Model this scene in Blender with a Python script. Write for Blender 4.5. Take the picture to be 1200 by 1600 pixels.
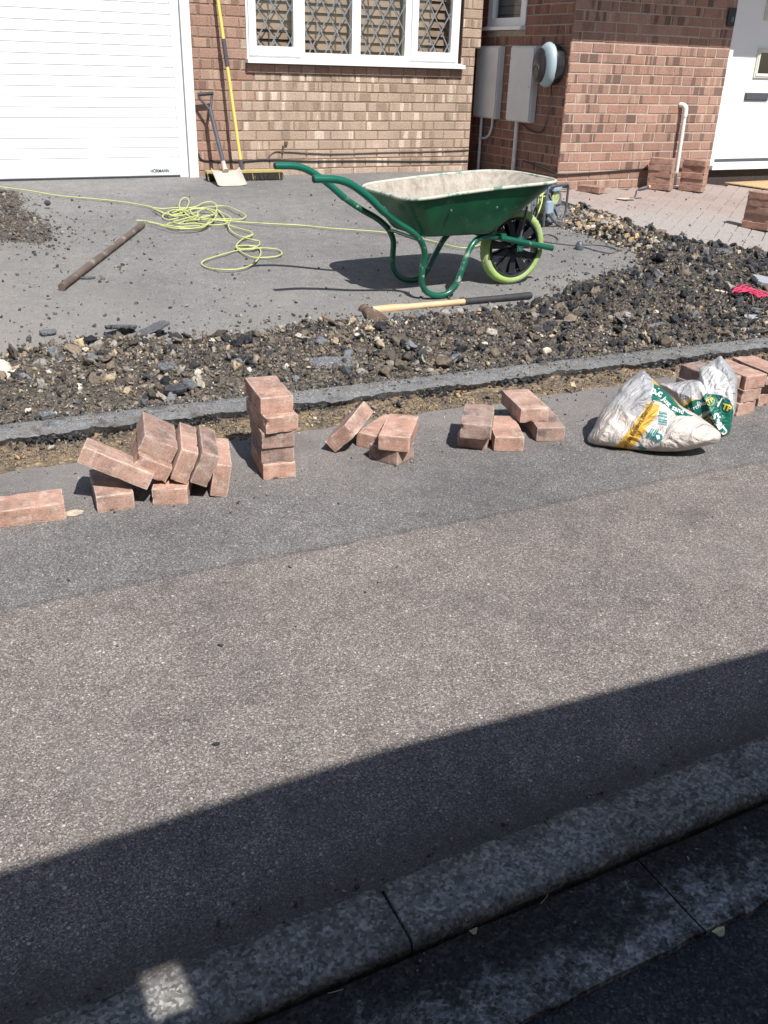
import bpy, bmesh, math, random
import numpy as np
from mathutils import Vector, Matrix, noise as mnoise
from mathutils.geometry import tessellate_polygon
for o in list(bpy.data.objects): bpy.data.objects.remove(o, do_unlink=True)
scene = bpy.context.scene; COL = scene.collection
rng = np.random.RandomState(7); random.seed(7)
# ------------------------------------------------------------------ camera
F_PX, PITCH, ROLL, YAW, CH = 1421.668, 0.45865, -0.031249, 0.479898, 1.13
cy, sy, cp, sp = math.cos(YAW), math.sin(YAW), math.cos(PITCH), math.sin(PITCH)
Fw = np.array([sy*cp, cy*cp, -sp]); Rt = np.array([cy, -sy, 0.]); Dn = np.cross(Fw, Rt)
cr, sr = math.cos(ROLL), math.sin(ROLL)
R2 = cr*Rt+sr*Dn; D2 = -sr*Rt+cr*Dn
CAMM = np.array([R2, D2, Fw]); CAMP = np.array([0, 0, CH])
cam_d = bpy.data.cameras.new('camera'); cam = bpy.data.objects.new('camera', cam_d); COL.objects.link(cam)
cam.matrix_world = Matrix(((R2[0], -D2[0], -Fw[0], 0), (R2[1], -D2[1], -Fw[1], 0), (R2[2], -D2[2], -Fw[2], CH), (0, 0, 0, 1)))
cam_d.sensor_fit = 'HORIZONTAL'; cam_d.sensor_width = 36; cam_d.lens = 36*F_PX/1200
cam_d.clip_end = 2000; cam_d.clip_start = .05
scene.camera = cam
# ------------------------------------------------------------------ light
LD = Vector((-.05, .78, -1)).normalized()
world = bpy.data.worlds.new('World'); scene.world = world; world.use_nodes = True
wn = world.node_tree; bg = wn.nodes['Background']; sky = wn.nodes.new('ShaderNodeTexSky')
sky.sky_type = 'NISHITA'; sky.sun_disc = False
sky.sun_elevation = math.asin(-LD.z); sky.sun_rotation = math.atan2(-LD.x, -LD.y)
wn.links.new(sky.outputs[0], bg.inputs[0]); bg.inputs[1].default_value = 0.078
sd = bpy.data.lights.new('sun', 'SUN'); sun = bpy.data.objects.new('sun', sd); COL.objects.link(sun)
sd.energy = 5.0; sd.angle = math.radians(.5); sd.color = (1, .975, .945)
sun.rotation_euler = LD.to_track_quat('-Z', 'Y').to_euler()
scene.view_settings.view_transform = 'Standard'; scene.view_settings.look = 'None'
scene.view_settings.exposure = 0.42; scene.view_settings.gamma = 1
scene.render.resolution_x = 768; scene.render.resolution_y = 1024

# ------------------------------------------------------------------ ground profile and pixel measuring helpers
def prof(y): return 0. if y < 3.3 else (min(y, 8)-3.3)/4.15*.27
def ray(u, v): return CAMM.T @ np.array([(u-600)/F_PX, (v-800)/F_PX, 1.])
def gnd(u, v, dz=0.):
    d = ray(u, v); lo, hi = .1, 40.
    for _ in range(50):
        t = (lo+hi)/2; P = t*d
        if CH+P[2] > prof(P[1])+dz: lo = t
        else: hi = t
    return Vector((P[0], P[1], CH+P[2]))
def atY(u, v, Y): d = ray(u, v); P = Y/d[1]*d; return Vector((P[0], P[1], CH+P[2]))

# ------------------------------------------------------------------ materials
def mat(name): 
    m = bpy.data.materials.new(name); m.use_nodes = True
    return m, m.node_tree, m.node_tree.nodes['Principled BSDF']
def N(nt, t, **kw):
    n = nt.nodes.new(t)
    for k, v in kw.items():
        if k.startswith('i_'):
            key = k[2:]; key = int(key) if key.isdigit() else key.replace('_', ' ')
            n.inputs[key].default_value = v
        else: setattr(n, k, v)
    return n
def L(nt, a, b): nt.links.new(a, b)
def ramp(nt, src, stops, interp='LINEAR'):
    r = nt.nodes.new('ShaderNodeValToRGB'); r.color_ramp.interpolation = interp
    el = r.color_ramp.elements
    while len(el) > 1: el.remove(el[0])
    el[0].position = stops[0][0]; el[0].color = tuple(stops[0][1])+(1,)
    for p, c in stops[1:]: e = el.new(p); e.color = tuple(c)+(1,)
    L(nt, src, r.inputs[0]); return r.outputs[0]
def mix(nt, f, a, b, mode='MIX'):
    m = nt.nodes.new('ShaderNodeMix'); m.data_type = 'RGBA'; m.blend_type = mode
    for s, v in ((m.inputs[0], f), (m.inputs[6], a), (m.inputs[7], b)):
        if isinstance(v, bpy.types.NodeSocket): L(nt, v, s)
        elif isinstance(v, (int, float)): s.default_value = v
        else: s.default_value = tuple(v)+(1,)
    return m.outputs[2]
def g(v): return (v, v, v)
def noise(nt, vec, scale, detail=4, rough=.6, dist=0):
    n = N(nt, 'ShaderNodeTexNoise', i_Scale=scale, i_Detail=detail, i_Roughness=rough, i_Distortion=dist)
    L(nt, vec, n.inputs['Vector']); return n.outputs['Fac']
def bump(nt, b, h, strength, dist):
    n = N(nt, 'ShaderNodeBump', i_Strength=strength, i_Distance=dist); L(nt, h, n.inputs['Height'])
    L(nt, n.outputs[0], b.inputs['Normal']); return n
def math_(nt, op, a, b=None, clamp=False):
    n = N(nt, 'ShaderNodeMath', operation=op); n.use_clamp = clamp
    for i, v in enumerate((a, b)):
        if v is None: continue
        if isinstance(v, bpy.types.NodeSocket): L(nt, v, n.inputs[i])
        else: n.inputs[i].default_value = v
    return n.outputs[0]
def simple(name, col, rough=.5, metal=0, var=.25, scale=30, bmp=.0, dirt=None, dscale=8, damt=.5, coat=0):
    m, nt, b = mat(name); tc = N(nt, 'ShaderNodeTexCoord').outputs['Object']
    n = noise(nt, tc, scale, 5)
    lo = [c*(1-var) for c in col]; hi = [min(1, c*(1+var)) for c in col]
    c = ramp(nt, n, [(.3, lo), (.7, hi)])
    if dirt:
        d = noise(nt, tc, dscale, 6, .7); f = ramp(nt, d, [(damt, g(0)), (damt+.08, g(1))])
        c = mix(nt, f, c, dirt)
        L(nt, mix(nt, f, g(rough), g(.9)), b.inputs['Roughness'])
    else: b.inputs['Roughness'].default_value = rough
    L(nt, c, b.inputs['Base Color']); b.inputs['Metallic'].default_value = metal
    if coat: b.inputs['Coat Weight'].default_value = coat
    if bmp: bump(nt, b, noise(nt, tc, scale*3, 5, .7), bmp, .003)
    return m

def asphalt(name, cell, stops, dens=.6, bands=None, bstr=.5):
    """worn road asphalt: voronoi stones of random tone in dark binder"""
    m, nt, b = mat(name); geo = N(nt, 'ShaderNodeNewGeometry'); P = geo.outputs['Position']
    wob = N(nt, 'ShaderNodeTexNoise', i_Scale=.6/cell, i_Detail=2.)
    L(nt, P, wob.inputs['Vector'])
    vm = N(nt, 'ShaderNodeVectorMath', operation='MULTIPLY_ADD'); L(nt, wob.outputs['Color'], vm.inputs[0])
    vm.inputs[1].default_value = (cell*.9,)*3; L(nt, P, vm.inputs[2])
    vo = N(nt, 'ShaderNodeTexVoronoi', i_Scale=1/cell, i_Randomness=1.); L(nt, vm.outputs[0], vo.inputs['Vector'])
    ve = N(nt, 'ShaderNodeTexVoronoi', feature='DISTANCE_TO_EDGE', i_Scale=1/cell); L(nt, vm.outputs[0], ve.inputs['Vector'])
    v2 = N(nt, 'ShaderNodeTexVoronoi', i_Scale=2.3/cell); L(nt, vm.outputs[0], v2.inputs['Vector'])
    sep = N(nt, 'ShaderNodeSeparateColor'); L(nt, vo.outputs['Color'], sep.inputs[0])
    sep2 = N(nt, 'ShaderNodeSeparateColor'); L(nt, v2.outputs['Color'], sep2.inputs[0])
    v3 = N(nt, 'ShaderNodeTexVoronoi', i_Scale=3.1/cell); L(nt, vm.outputs[0], v3.inputs['Vector'])
    s3_ = N(nt, 'ShaderNodeSeparateColor'); L(nt, v3.outputs['Color'], s3_.inputs[0])
    c = ramp(nt, s3_.outputs[0], stops)                       # fine matrix grains
    c = mix(nt, 1., c, ramp(nt, noise(nt, P, 1.2/cell, 3, .7), [(.3, g(.72)), (.7, g(1.25))]), 'MULTIPLY')
    st = math_(nt, 'MULTIPLY', sep.outputs[1], 1.)  # exposed stones
    st.node.inputs[1].default_value = 0
    rad = N(nt, 'ShaderNodeMath', operation='MULTIPLY_ADD'); L(nt, sep.outputs[1], rad.inputs[0]); rad.inputs[1].default_value = .34; rad.inputs[2].default_value = .14
    st2 = math_(nt, 'LESS_THAN', vo.outputs['Distance'], rad.outputs[0])
    st2 = math_(nt, 'MULTIPLY', st2, math_(nt, 'GREATER_THAN', sep.outputs[2], 1-dens))
    stone = ramp(nt, sep.outputs[0], [(0, [x*.75 for x in stops[1][1]]), (.35, stops[-2][1]), (.9, [x*1.1 for x in stops[-2][1]]), (.985, stops[-1][1]), (1, stops[-1][1])])
    c = mix(nt, st2, c, stone)
    c = mix(nt, 1., c, ramp(nt, ve.outputs[0], [(0., g(.8)), (.1, g(1))]), 'MULTIPLY')
    # patchy wear
    w = noise(nt, P, 1.7, 6, .62); c = mix(nt, 1., c, ramp(nt, w, [(.28, (.76, .78, .80)), (.5, (1., 1., 1.)), (.72, (1.2, 1.17, 1.14))]), 'MULTIPLY')
    w2 = noise(nt, P, 14, 5, .7); c = mix(nt, 1., c, ramp(nt, w2, [(.3, g(.82)), (.7, g(1.18))]), 'MULTIPLY')
    if bands: c = bands(nt, P, c)
    L(nt, c, b.inputs['Base Color']); b.inputs['Roughness'].default_value = .85
    b.inputs['Specular IOR Level'].default_value = .3
    h = math_(nt, 'ADD', math_(nt, 'MULTIPLY', st2, .9), math_(nt, 'MULTIPLY', s3_.outputs[1], .9))
    h = math_(nt, 'ADD', h, math_(nt, 'MULTIPLY', noise(nt, P, .35/cell, 4), .8))
    bump(nt, b, h, bstr, cell*.35)
    return m
def sepxyz(nt, P):
    s = N(nt, 'ShaderNodeSeparateXYZ'); L(nt, P, s.inputs[0]); return s.outputs
def pave_bands(nt, P, c):
    X, Y, Z = sepxyz(nt, P)
    yy = math_(nt, 'ADD', Y, math_(nt, 'MULTIPLY', X, .025))
    wob = math_(nt, 'MULTIPLY', math_(nt, 'SUBTRACT', noise(nt, P, 5, 5, .6), .5), .06)
    y1 = math_(nt, 'ADD', yy, wob)
    far = ramp(nt, math_(nt, 'MULTIPLY_ADD', y1, 1.) if 0 else math_(nt, 'SUBTRACT', y1, 1.43), [(.49, g(0)), (.51, g(1))])
    # seam: reddish brown coarse near, blue-grey finer beyond
    c = mix(nt, 1., c, mix(nt, far, (1.05, .985, .945), (.89, .90, .91)), 'MULTIPLY')
    seam = ramp(nt, math_(nt, 'ABSOLUTE', math_(nt, 'SUBTRACT', y1, 1.93)), [(.0, g(.72)), (.014, g(1))])
    c = mix(nt, 1., c, seam, 'MULTIPLY')
    # pale site dust trodden towards the loose bricks
    wob2 = math_(nt, 'MULTIPLY', math_(nt, 'SUBTRACT', noise(nt, P, 2.2, 6, .65), .5), .9)
    d = ramp(nt, math_(nt, 'ADD', math_(nt, 'SUBTRACT', yy, 1.85), wob2), [(.35, g(0)), (.85, g(.5))])
    c = mix(nt, d, c, (.27, .24, .22))
    # old stains, gum and greasy drips
    c = mix(nt, ramp(nt, noise(nt, P, 3.1, 5, .55, .6), [(.60, g(0)), (.70, g(.34))]), c, (.095, .088, .083))
    c = mix(nt, ramp(nt, noise(nt, P, 1.1, 4, .5), [(.56, g(0)), (.70, g(.28))]), c, (.24, .222, .205))
    vg = N(nt, 'ShaderNodeTexVoronoi', i_Scale=3.2); L(nt, P, vg.inputs['Vector']); sg_ = N(nt, 'ShaderNodeSeparateColor'); L(nt, vg.outputs['Color'], sg_.inputs[0])
    gum = math_(nt, 'MULTIPLY', math_(nt, 'LESS_THAN', math_(nt, 'ADD', vg.outputs['Distance'], math_(nt, 'MULTIPLY', noise(nt, P, 60, 3), .03)), .062), math_(nt, 'GREATER_THAN', sg_.outputs[0], .72))
    c = mix(nt, math_(nt, 'MULTIPLY', gum, .45), c, (.10, .097, .094))
    # fine dark grit caught along the kerb
    wob3 = math_(nt, 'MULTIPLY', math_(nt, 'SUBTRACT', noise(nt, P, 9, 6, .7), .5), .16)
    k = ramp(nt, math_(nt, 'ADD', Y, wob3), [(.90, g(.7)), (.99, g(0))])
    c = mix(nt, k, c, (.085, .076, .066))
    return c
M = {}
M['pave'] = asphalt('pavement_asphalt', .0068, [(0, (.090, .082, .077)), (.45, (.165, .153, .145)), (.9, (.285, .267, .253)), (1, (.54, .52, .48))], bands=pave_bands, bstr=.8)
def drive_bands(nt, P, c):
    X, Y, Z = sepxyz(nt, P)
    wob2 = math_(nt, 'MULTIPLY', math_(nt, 'SUBTRACT', noise(nt, P, 1.1, 6, .65), .5), 2.4)
    d = ramp(nt, math_(nt, 'ADD', math_(nt, 'SUBTRACT', Y, 3.6), wob2), [(.0, g(.66)), (.9, g(.22)), (1., g(.12))])
    c = mix(nt, d, c, (.28, .263, .245))
    wob = math_(nt, 'MULTIPLY', math_(nt, 'SUBTRACT', noise(nt, P, 2.5, 6, .7), .5), 2.)
    d2 = ramp(nt, math_(nt, 'ADD', math_(nt, 'SUBTRACT', 1.3, X), wob), [(.1, g(0)), (1., g(.42))])
    return mix(nt, d2, c, (.30, .27, .24))
M['drive'] = asphalt('driveway_asphalt', .0085, [(0, (.12, .118, .114)), (.5, (.205, .199, .192)), (.9, (.31, .302, .29)), (1, (.45, .44, .42))], bands=drive_bands, bstr=1., dens=.7)
M['road'] = asphalt('road_asphalt', .011, [(0, (.030, .031, .034)), (.5, (.055, .056, .06)), (.9, (.085, .085, .088)), (1, (.17, .16, .15))], dens=.75, bstr=1.)
def edge_bands(nt, P, c):
    n = noise(nt, P, 22, 7, .75); c = mix(nt, ramp(nt, n, [(.5, g(0)), (.6, g(.7))]), c, (.17, .145, .115))
    n2 = noise(nt, P, 9, 6, .7); return mix(nt, ramp(nt, n2, [(.56, g(0)), (.64, g(.75))]), c, (.07, .065, .06))
M['edgeasph'] = asphalt('edging_asphalt', .009, [(0, (.13, .132, .135)), (.5, (.225, .227, .228)), (.9, (.265, .265, .262)), (1, (.38, .375, .36))], bands=edge_bands, bstr=1.)

def concrete_mat(name, base, dark, light, peb=.011, pebamt=.7, bands=None):
    m, nt, b = mat(name); P = N(nt, 'ShaderNodeNewGeometry').outputs['Position']
    n1 = noise(nt, P, 7, 8, .7); n2 = noise(nt, P, 60, 6, .7)
    c = ramp(nt, n1, [(.28, dark), (.52, base), (.72, light)])
    c = mix(nt, 1., c, ramp(nt, n2, [(.32, g(.68)), (.68, g(1.28))]), 'MULTIPLY')
    vo = N(nt, 'ShaderNodeTexVoronoi', i_Scale=1/peb); L(nt, P, vo.inputs['Vector'])
    s = N(nt, 'ShaderNodeSeparateColor'); L(nt, vo.outputs['Color'], s.inputs[0])
    wb_ = N(nt, 'ShaderNodeTexNoise', i_Scale=1.2/peb, i_Detail=3.); L(nt, P, wb_.inputs['Vector'])
    va = N(nt, 'ShaderNodeVectorMath', operation='MULTIPLY_ADD'); L(nt, wb_.outputs['Color'], va.inputs[0]); va.inputs[1].default_value = (peb*1.4,)*3; L(nt, P, va.inputs[2]); L(nt, va.outputs[0], vo.inputs['Vector'])
    peb_f = math_(nt, 'MULTIPLY', math_(nt, 'LESS_THAN', vo.outputs['Distance'], math_(nt, 'MULTIPLY', s.outputs[1], .48)), math_(nt, 'GREATER_THAN', s.outputs[0], .50))
    pc = ramp(nt, s.outputs[2], [(0, [x*.38 for x in dark]), (.6, [x*.85 for x in dark]), (1, [x*1.1 for x in base])])
    c = mix(nt, math_(nt, 'MULTIPLY', peb_f, pebamt), c, pc)
    if bands: c = bands(nt, P, c)
    vo3 = N(nt, 'ShaderNodeTexVoronoi', i_Scale=190.); L(nt, P, vo3.inputs['Vector'])
    s3 = N(nt, 'ShaderNodeSeparateColor'); L(nt, vo3.outputs['Color'], s3.inputs[0])
    c = mix(nt, 1., c, ramp(nt, s3.outputs[0], [(0, g(.55)), (.6, g(1.05)), (1, g(1.75))]), 'MULTIPLY')
    L(nt, c, b.inputs['Base Color']); b.inputs['Roughness'].default_value = .92; b.inputs['Specular IOR Level'].default_value = .25
    h = math_(nt, 'ADD', math_(nt, 'MULTIPLY', noise(nt, P, 45, 8, .75), 1.), math_(nt, 'MULTIPLY', s3.outputs[1], .25))
    bump(nt, b, h, .9, .004)
    return m
def kerb_bands(nt, P, c):
    X, Y, Z = sepxyz(nt, P)
    w = math_(nt, 'MULTIPLY', math_(nt, 'SUBTRACT', noise(nt, P, 16, 6, .7), .5), .12)
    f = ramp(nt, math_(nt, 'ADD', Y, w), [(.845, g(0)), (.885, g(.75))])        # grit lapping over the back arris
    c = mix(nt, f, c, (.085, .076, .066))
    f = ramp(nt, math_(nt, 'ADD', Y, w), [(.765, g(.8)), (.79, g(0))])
    f = ramp(nt, math_(nt, 'ADD', Z, .03), [(.002, g(.9)), (.011, g(0))])   # dark line under the nose: painted shade and damp dirt
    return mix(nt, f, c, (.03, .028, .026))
def gutter_bands(nt, P, c):
    X, Y, Z = sepxyz(nt, P)
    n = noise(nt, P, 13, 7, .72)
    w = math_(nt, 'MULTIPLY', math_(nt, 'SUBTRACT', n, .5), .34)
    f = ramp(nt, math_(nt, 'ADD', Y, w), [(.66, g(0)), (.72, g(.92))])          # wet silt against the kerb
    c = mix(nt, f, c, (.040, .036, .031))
    n2 = noise(nt, P, 38, 7, .75); return mix(nt, ramp(nt, n2, [(.48, g(0)), (.56, g(.8))]), c, (.05, .047, .043))
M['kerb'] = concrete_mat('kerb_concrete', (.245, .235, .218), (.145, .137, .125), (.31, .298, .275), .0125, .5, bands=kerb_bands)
M['gutter'] = concrete_mat('channel_concrete', (.25, .245, .235), (.11, .107, .10), (.42, .41, .395), .011, .5, bands=gutter_bands)

def brick_mat(name, cols, darkc, palec, dthr=.58, pthr=.68):
    """facing brick: per-brick tone from the 'bc' attribute, vertical burnt and pale bands from brick uv"""
    m, nt, b = mat(name); P = N(nt, 'ShaderNodeNewGeometry').outputs['Position']
    at = N(nt, 'ShaderNodeAttribute', attribute_name='bc'); s = N(nt, 'ShaderNodeSeparateColor'); L(nt, at.outputs['Color'], s.inputs[0])
    uv = N(nt, 'ShaderNodeUVMap'); uv.uv_map = 'UVMap'
    c = ramp(nt, s.outputs[0], [(i/(len(cols)-1), x) for i, x in enumerate(cols)])
    mp = N(nt, 'ShaderNodeMapping'); mp.inputs['Scale'].default_value = (15, .8, 1); L(nt, uv.outputs[0], mp.inputs[0])
    n = noise(nt, mp.outputs[0], 1., 1.5, .4)
    fd = math_(nt, 'MULTIPLY', ramp(nt, n, [(dthr, g(0)), (dthr+.025, g(1))]), ramp(nt, s.outputs[1], [(.3, g(.15)), (.7, g(.85))]))
    c = mix(nt, fd, c, darkc)
    fp = math_(nt, 'MULTIPLY', ramp(nt, n, [(1-pthr-.03, g(1)), (1-pthr, g(0))]), ramp(nt, s.outputs[2], [(.35, g(0)), (.7, g(.9))]))
    c = mix(nt, fp, c, palec)
    c = mix(nt, 1., c, ramp(nt, noise(nt, P, 110, 5, .8), [(.34, g(.55)), (.66, g(1.38))]), 'MULTIPLY')
    c = mix(nt, 1., c, ramp(nt, noise(nt, P, 3, 4), [(.3, g(.9)), (.7, g(1.1))]), 'MULTIPLY')
    L(nt, c, b.inputs['Base Color']); b.inputs['Roughness'].default_value = .9; b.inputs['Specular IOR Level'].default_value = .25
    mp2 = N(nt, 'ShaderNodeMapping'); mp2.inputs['Scale'].default_value = (1, 1, 3.5); L(nt, P, mp2.inputs[0])
    bump(nt, b, noise(nt, mp2.outputs[0], 75, 6, .7), .9, .004)
    return m
M['brick_buff'] = brick_mat('buff_facing_brick', [(.36, .265, .195), (.44, .33, .25), (.40, .295, .22), (.48, .365, .28)], (.265, .195, .145), (.64, .53, .425), .53, .58)
M['brick_pink'] = brick_mat('brown_facing_brick', [(.30, .18, .135), (.37, .225, .165), (.33, .205, .155), (.40, .26, .19)], (.20, .12, .09), (.46, .33, .25), .56, .62)
M['brick_red'] = brick_mat('red_facing_brick', [(.33, .19, .14), (.39, .24, .18), (.30, .178, .135), (.36, .205, .15)], (.14, .092, .074), (.45, .315, .235), .55, .62)
M['mortar_pale'] = simple('pale_mortar', (.44, .35, .28), .95, var=.15, scale=40, bmp=.5)
M['brick_side'] = brick_mat('deep_red_facing_brick', [(.27, .13, .095), (.32, .16, .115), (.25, .125, .095), (.29, .14, .10)], (.12, .075, .062), (.36, .23, .17), .56, .64)
M['mortar_side'] = simple('grey_mortar', (.36, .29, .24), .95, var=.2, scale=40, bmp=.4)
M['mortar_brown'] = simple('brown_mortar', (.25, .17, .12), .95, var=.25, scale=40, bmp=.5)
M['plinth'] = simple('dark_plinth', (.05, .035, .03), .9, bmp=.4)

def paver_mat(name, base, burn, pale, seed=0., smear=.0):
    m, nt, b = mat(name); tc = N(nt, 'ShaderNodeTexCoord').outputs['Object']
    oi = N(nt, 'ShaderNodeObjectInfo')
    vm = N(nt, 'ShaderNodeVectorMath', operation='MULTIPLY_ADD'); L(nt, oi.outputs['Random'], vm.inputs[0]); vm.inputs[1].default_value = (9.3, 5.1, 7.7); L(nt, tc, vm.inputs[2])
    P = vm.outputs[0]
    c = ramp(nt, noise(nt, P, 11, 7, .7), [(.38, burn), (.5, base), (.64, [min(1, x*1.2) for x in base])])
    hue = ramp(nt, oi.outputs['Random'], [(0, (1.0, .93, .9)), (.35, (1.05, 1.0, .97)), (.7, (.86, .88, .9)), (1, (1.12, 1.0, .95))])
    c = mix(nt, 1., c, hue, 'MULTIPLY')
    # pale mortar and dust bloom, stronger on the arrises
    f = ramp(nt, noise(nt, P, 24, 7, .72), [(.50, g(0)), (.66, g(.6))]); c = mix(nt, f, c, pale)
    mp = N(nt, 'ShaderNodeMapping'); mp.inputs['Scale'].default_value = (62, 3, 3); L(nt, P, mp.inputs[0])
    f2 = ramp(nt, noise(nt, mp.outputs[0], 1., 2, .5), [(.67, g(0)), (.72, g(.45))]); c = mix(nt, f2, c, pale)
    bw = N(nt, 'ShaderNodeAttribute', attribute_name='arris')
    c = mix(nt, math_(nt, 'MULTIPLY', bw.outputs['Fac'], ramp(nt, noise(nt, P, 30, 5, .7), [(.38, g(.1)), (.6, g(.85))])), c, pale)
    vo = N(nt, 'ShaderNodeTexVoronoi', i_Scale=330.); L(nt, tc, vo.inputs['Vector'])
    s = N(nt, 'ShaderNodeSeparateColor'); L(nt, vo.outputs['Color'], s.inputs[0])
    c = mix(nt, 1., c, ramp(nt, s.outputs[0], [(0, g(.72)), (.2, g(.95)), (1, g(1.1))]), 'MULTIPLY')
    L(nt, c, b.inputs['Base Color']); b.inputs['Roughness'].default_value = .93; b.inputs['Specular IOR Level'].default_value = .2
    bump(nt, b, math_(nt, 'ADD', noise(nt, tc, 150, 6, .75), math_(nt, 'MULTIPLY', s.outputs[1], .4)), .7, .0025)
    return m
M['paver'] = paver_mat('loose_paver_clay', (.43, .275, .215), (.30, .20, .16), (.60, .48, .40))
M['paver_grey'] = paver_mat('weathered_paver_clay', (.32, .225, .185), (.17, .135, .122), (.47, .39, .34))
M['paver_porch'] = paver_mat('porch_paver_clay', (.36, .21, .155), (.25, .15, .115), (.46, .35, .285))
M['court'] = None
m, nt, b = mat('dusty_block_paving'); P = N(nt, 'ShaderNodeNewGeometry').outputs['Position']
at = N(nt, 'ShaderNodeAttribute', attribute_name='bc'); s = N(nt, 'ShaderNodeSeparateColor'); L(nt, at.outputs['Color'], s.inputs[0])
c = ramp(nt, s.outputs[0], [(0, (.27, .20, .175)), (.5, (.33, .245, .21)), (1, (.30, .24, .215))])
X_, Y_, Z_ = sepxyz(nt, P)
dd = math_(nt, 'ADD', math_(nt, 'MULTIPLY', math_(nt, 'SUBTRACT', 6.2, math_(nt, 'ADD', Y_, math_(nt, 'MULTIPLY', math_(nt, 'SUBTRACT', X_, 4.6), .5))), .7), noise(nt, P, 2.2, 6, .7))
c = mix(nt, ramp(nt, dd, [(.45, g(.25)), (1.1, g(.9))]), c, (.33, .30, .275))
c = mix(nt, 1., c, ramp(nt, noise(nt, P, 60, 6, .75), [(.3, g(.75)), (.7, g(1.2))]), 'MULTIPLY')
L(nt, c, b.inputs['Base Color']); b.inputs['Roughness'].default_value = .93
bump(nt, b, noise(nt, P, 120, 5, .7), .5, .003); M['court'] = m

def attr_rock(name, rough=.9, bs=.8, sc=140, mul=1.):
    m, nt, b = mat(name); P = N(nt, 'ShaderNodeTexCoord').outputs['Object']
    at = N(nt, 'ShaderNodeAttribute', attribute_name='bc')
    c = mix(nt, 1., at.outputs['Color'], ramp(nt, noise(nt, P, sc, 6, .8), [(.32, g(.45)), (.68, g(1.5))]), 'MULTIPLY')
    L(nt, c, b.inputs['Base Color']); b.inputs['Roughness'].default_value = rough; b.inputs['Specular IOR Level'].default_value = .3
    bump(nt, b, noise(nt, P, sc*1.4, 6, .8), bs, .004); return m
M['rubble'] = attr_rock('broken_rubble')
def soil(name, cols, sc=26):
    m, nt, b = mat(name); P = N(nt, 'ShaderNodeNewGeometry').outputs['Position']
    c = ramp(nt, noise(nt, P, sc, 8, .78), cols)
    vo = N(nt, 'ShaderNodeTexVoronoi', i_Scale=120.); L(nt, P, vo.inputs['Vector'])
    s = N(nt, 'ShaderNodeSeparateColor'); L(nt, vo.outputs['Color'], s.inputs[0])
    c = mix(nt, 1., c, ramp(nt, s.outputs[0], [(0, g(.5)), (.7, g(1.1)), (1, g(1.7))]), 'MULTIPLY')
    L(nt, c, b.inputs['Base Color']); b.inputs['Roughness'].default_value = .97
    bump(nt, b, math_(nt, 'ADD', noise(nt, P, 70, 8, .8), s.outputs[1]), 1., .008); return m
M['soil'] = soil('dark_soil', [(.3, (.045, .040, .035)), (.5, (.105, .088, .07)), (.72, (.21, .175, .14))])
M['sandsoil'] = soil('sandy_soil', [(.3, (.085, .07, .055)), (.46, (.19, .145, .10)), (.58, (.29, .205, .12)), (.75, (.37, .27, .155))], 11)

M['white_upvc'] = simple('white_upvc', (.80, .80, .79), .35, var=.02, scale=3)
M['garage_white'] = simple('white_slat_metal', (.80, .82, .83), .4, var=.02, scale=2)
M['cream_frame'] = simple('cream_moulding', (.66, .64, .56), .4, var=.05)
M['groove'] = simple('slat_shadow_gap', (.24, .27, .29), .6, var=.1)
M['rubber'] = simple('black_rubber', (.03, .03, .032), .7, var=.3, bmp=.2)
M['dark_metal'] = simple('dark_grey_metal', (.10, .10, .115), .45, .3, var=.15)
M['lead'] = simple('lead_strip', (.21, .225, .24), .55, .2, var=.2)
M['blind'] = simple('tan_blind', (.33, .235, .16), .7, var=.2, scale=12)
M['blindgrey'] = simple('grey_blind', (.24, .24, .23), .7, var=.2, scale=12)
M['dark_room'] = simple('dark_room', (.03, .025, .022), .9)
M['meter_plastic'] = simple('grey_white_plastic', (.66, .65, .64), .5, var=.06, scale=9, dirt=(.54, .52, .50), dscale=7, damt=.62)
M['meter_edge'] = simple('white_plastic_edge', (.66, .65, .63), .5, var=.06)
M['charger_blue'] = simple('pale_blue_plastic', (.36, .445, .48), .35, var=.03)
M['charger_black'] = simple('glossy_black_plastic', (.022, .02, .022), .25, var=.1)
M['charger_line'] = simple('charger_line', (.10, .09, .09), .4)
M['cable_black'] = simple('black_cable', (.03, .027, .025), .7)
M['pipe_grey'] = simple('grey_pipe_plastic', (.62, .62, .62), .45, var=.06)
M['pipe_white'] = simple('white_waste_pipe', (.72, .71, .67), .4, var=.05)
M['green_paint'] = simple('green_paint', (.006, .10, .058), .32, .0, var=.2, scale=6, dirt=(.33, .38, .30), dscale=11, damt=.57, coat=.25)
M['green_tray'] = simple('green_tray_paint', (.006, .11, .047), .36, .0, var=.35, scale=7, dirt=(.10, .19, .13), dscale=13, damt=.60)
M['green_clean'] = simple('clean_green_paint', (.005, .115, .072), .28, .0, var=.15, scale=6, dirt=(.12, .24, .18), dscale=14, damt=.66, coat=.3)
m, nt, b = mat('cement_caked_tray'); P = N(nt, 'ShaderNodeTexCoord').outputs['Object']
mp = N(nt, 'ShaderNodeMapping'); mp.inputs['Rotation'].default_value = (0, .6, .5); mp.inputs['Scale'].default_value = (1, 1, .25); L(nt, P, mp.inputs[0])
c = ramp(nt, noise(nt, mp.outputs[0], 26, 8, .7), [(.3, (.24, .19, .15)), (.5, (.38, .34, .285)), (.62, (.46, .42, .36)), (.8, (.53, .50, .44))])
c = mix(nt, ramp(nt, noise(nt, P, 150, 4, .8), [(.5, g(0)), (.66, g(.6))]), c, (.22, .17, .12))
L(nt, c, b.inputs['Base Color']); b.inputs['Roughness'].default_value = .95; bump(nt, b, noise(nt, P, 90, 7, .75), .9, .006); M['cement'] = m
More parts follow.
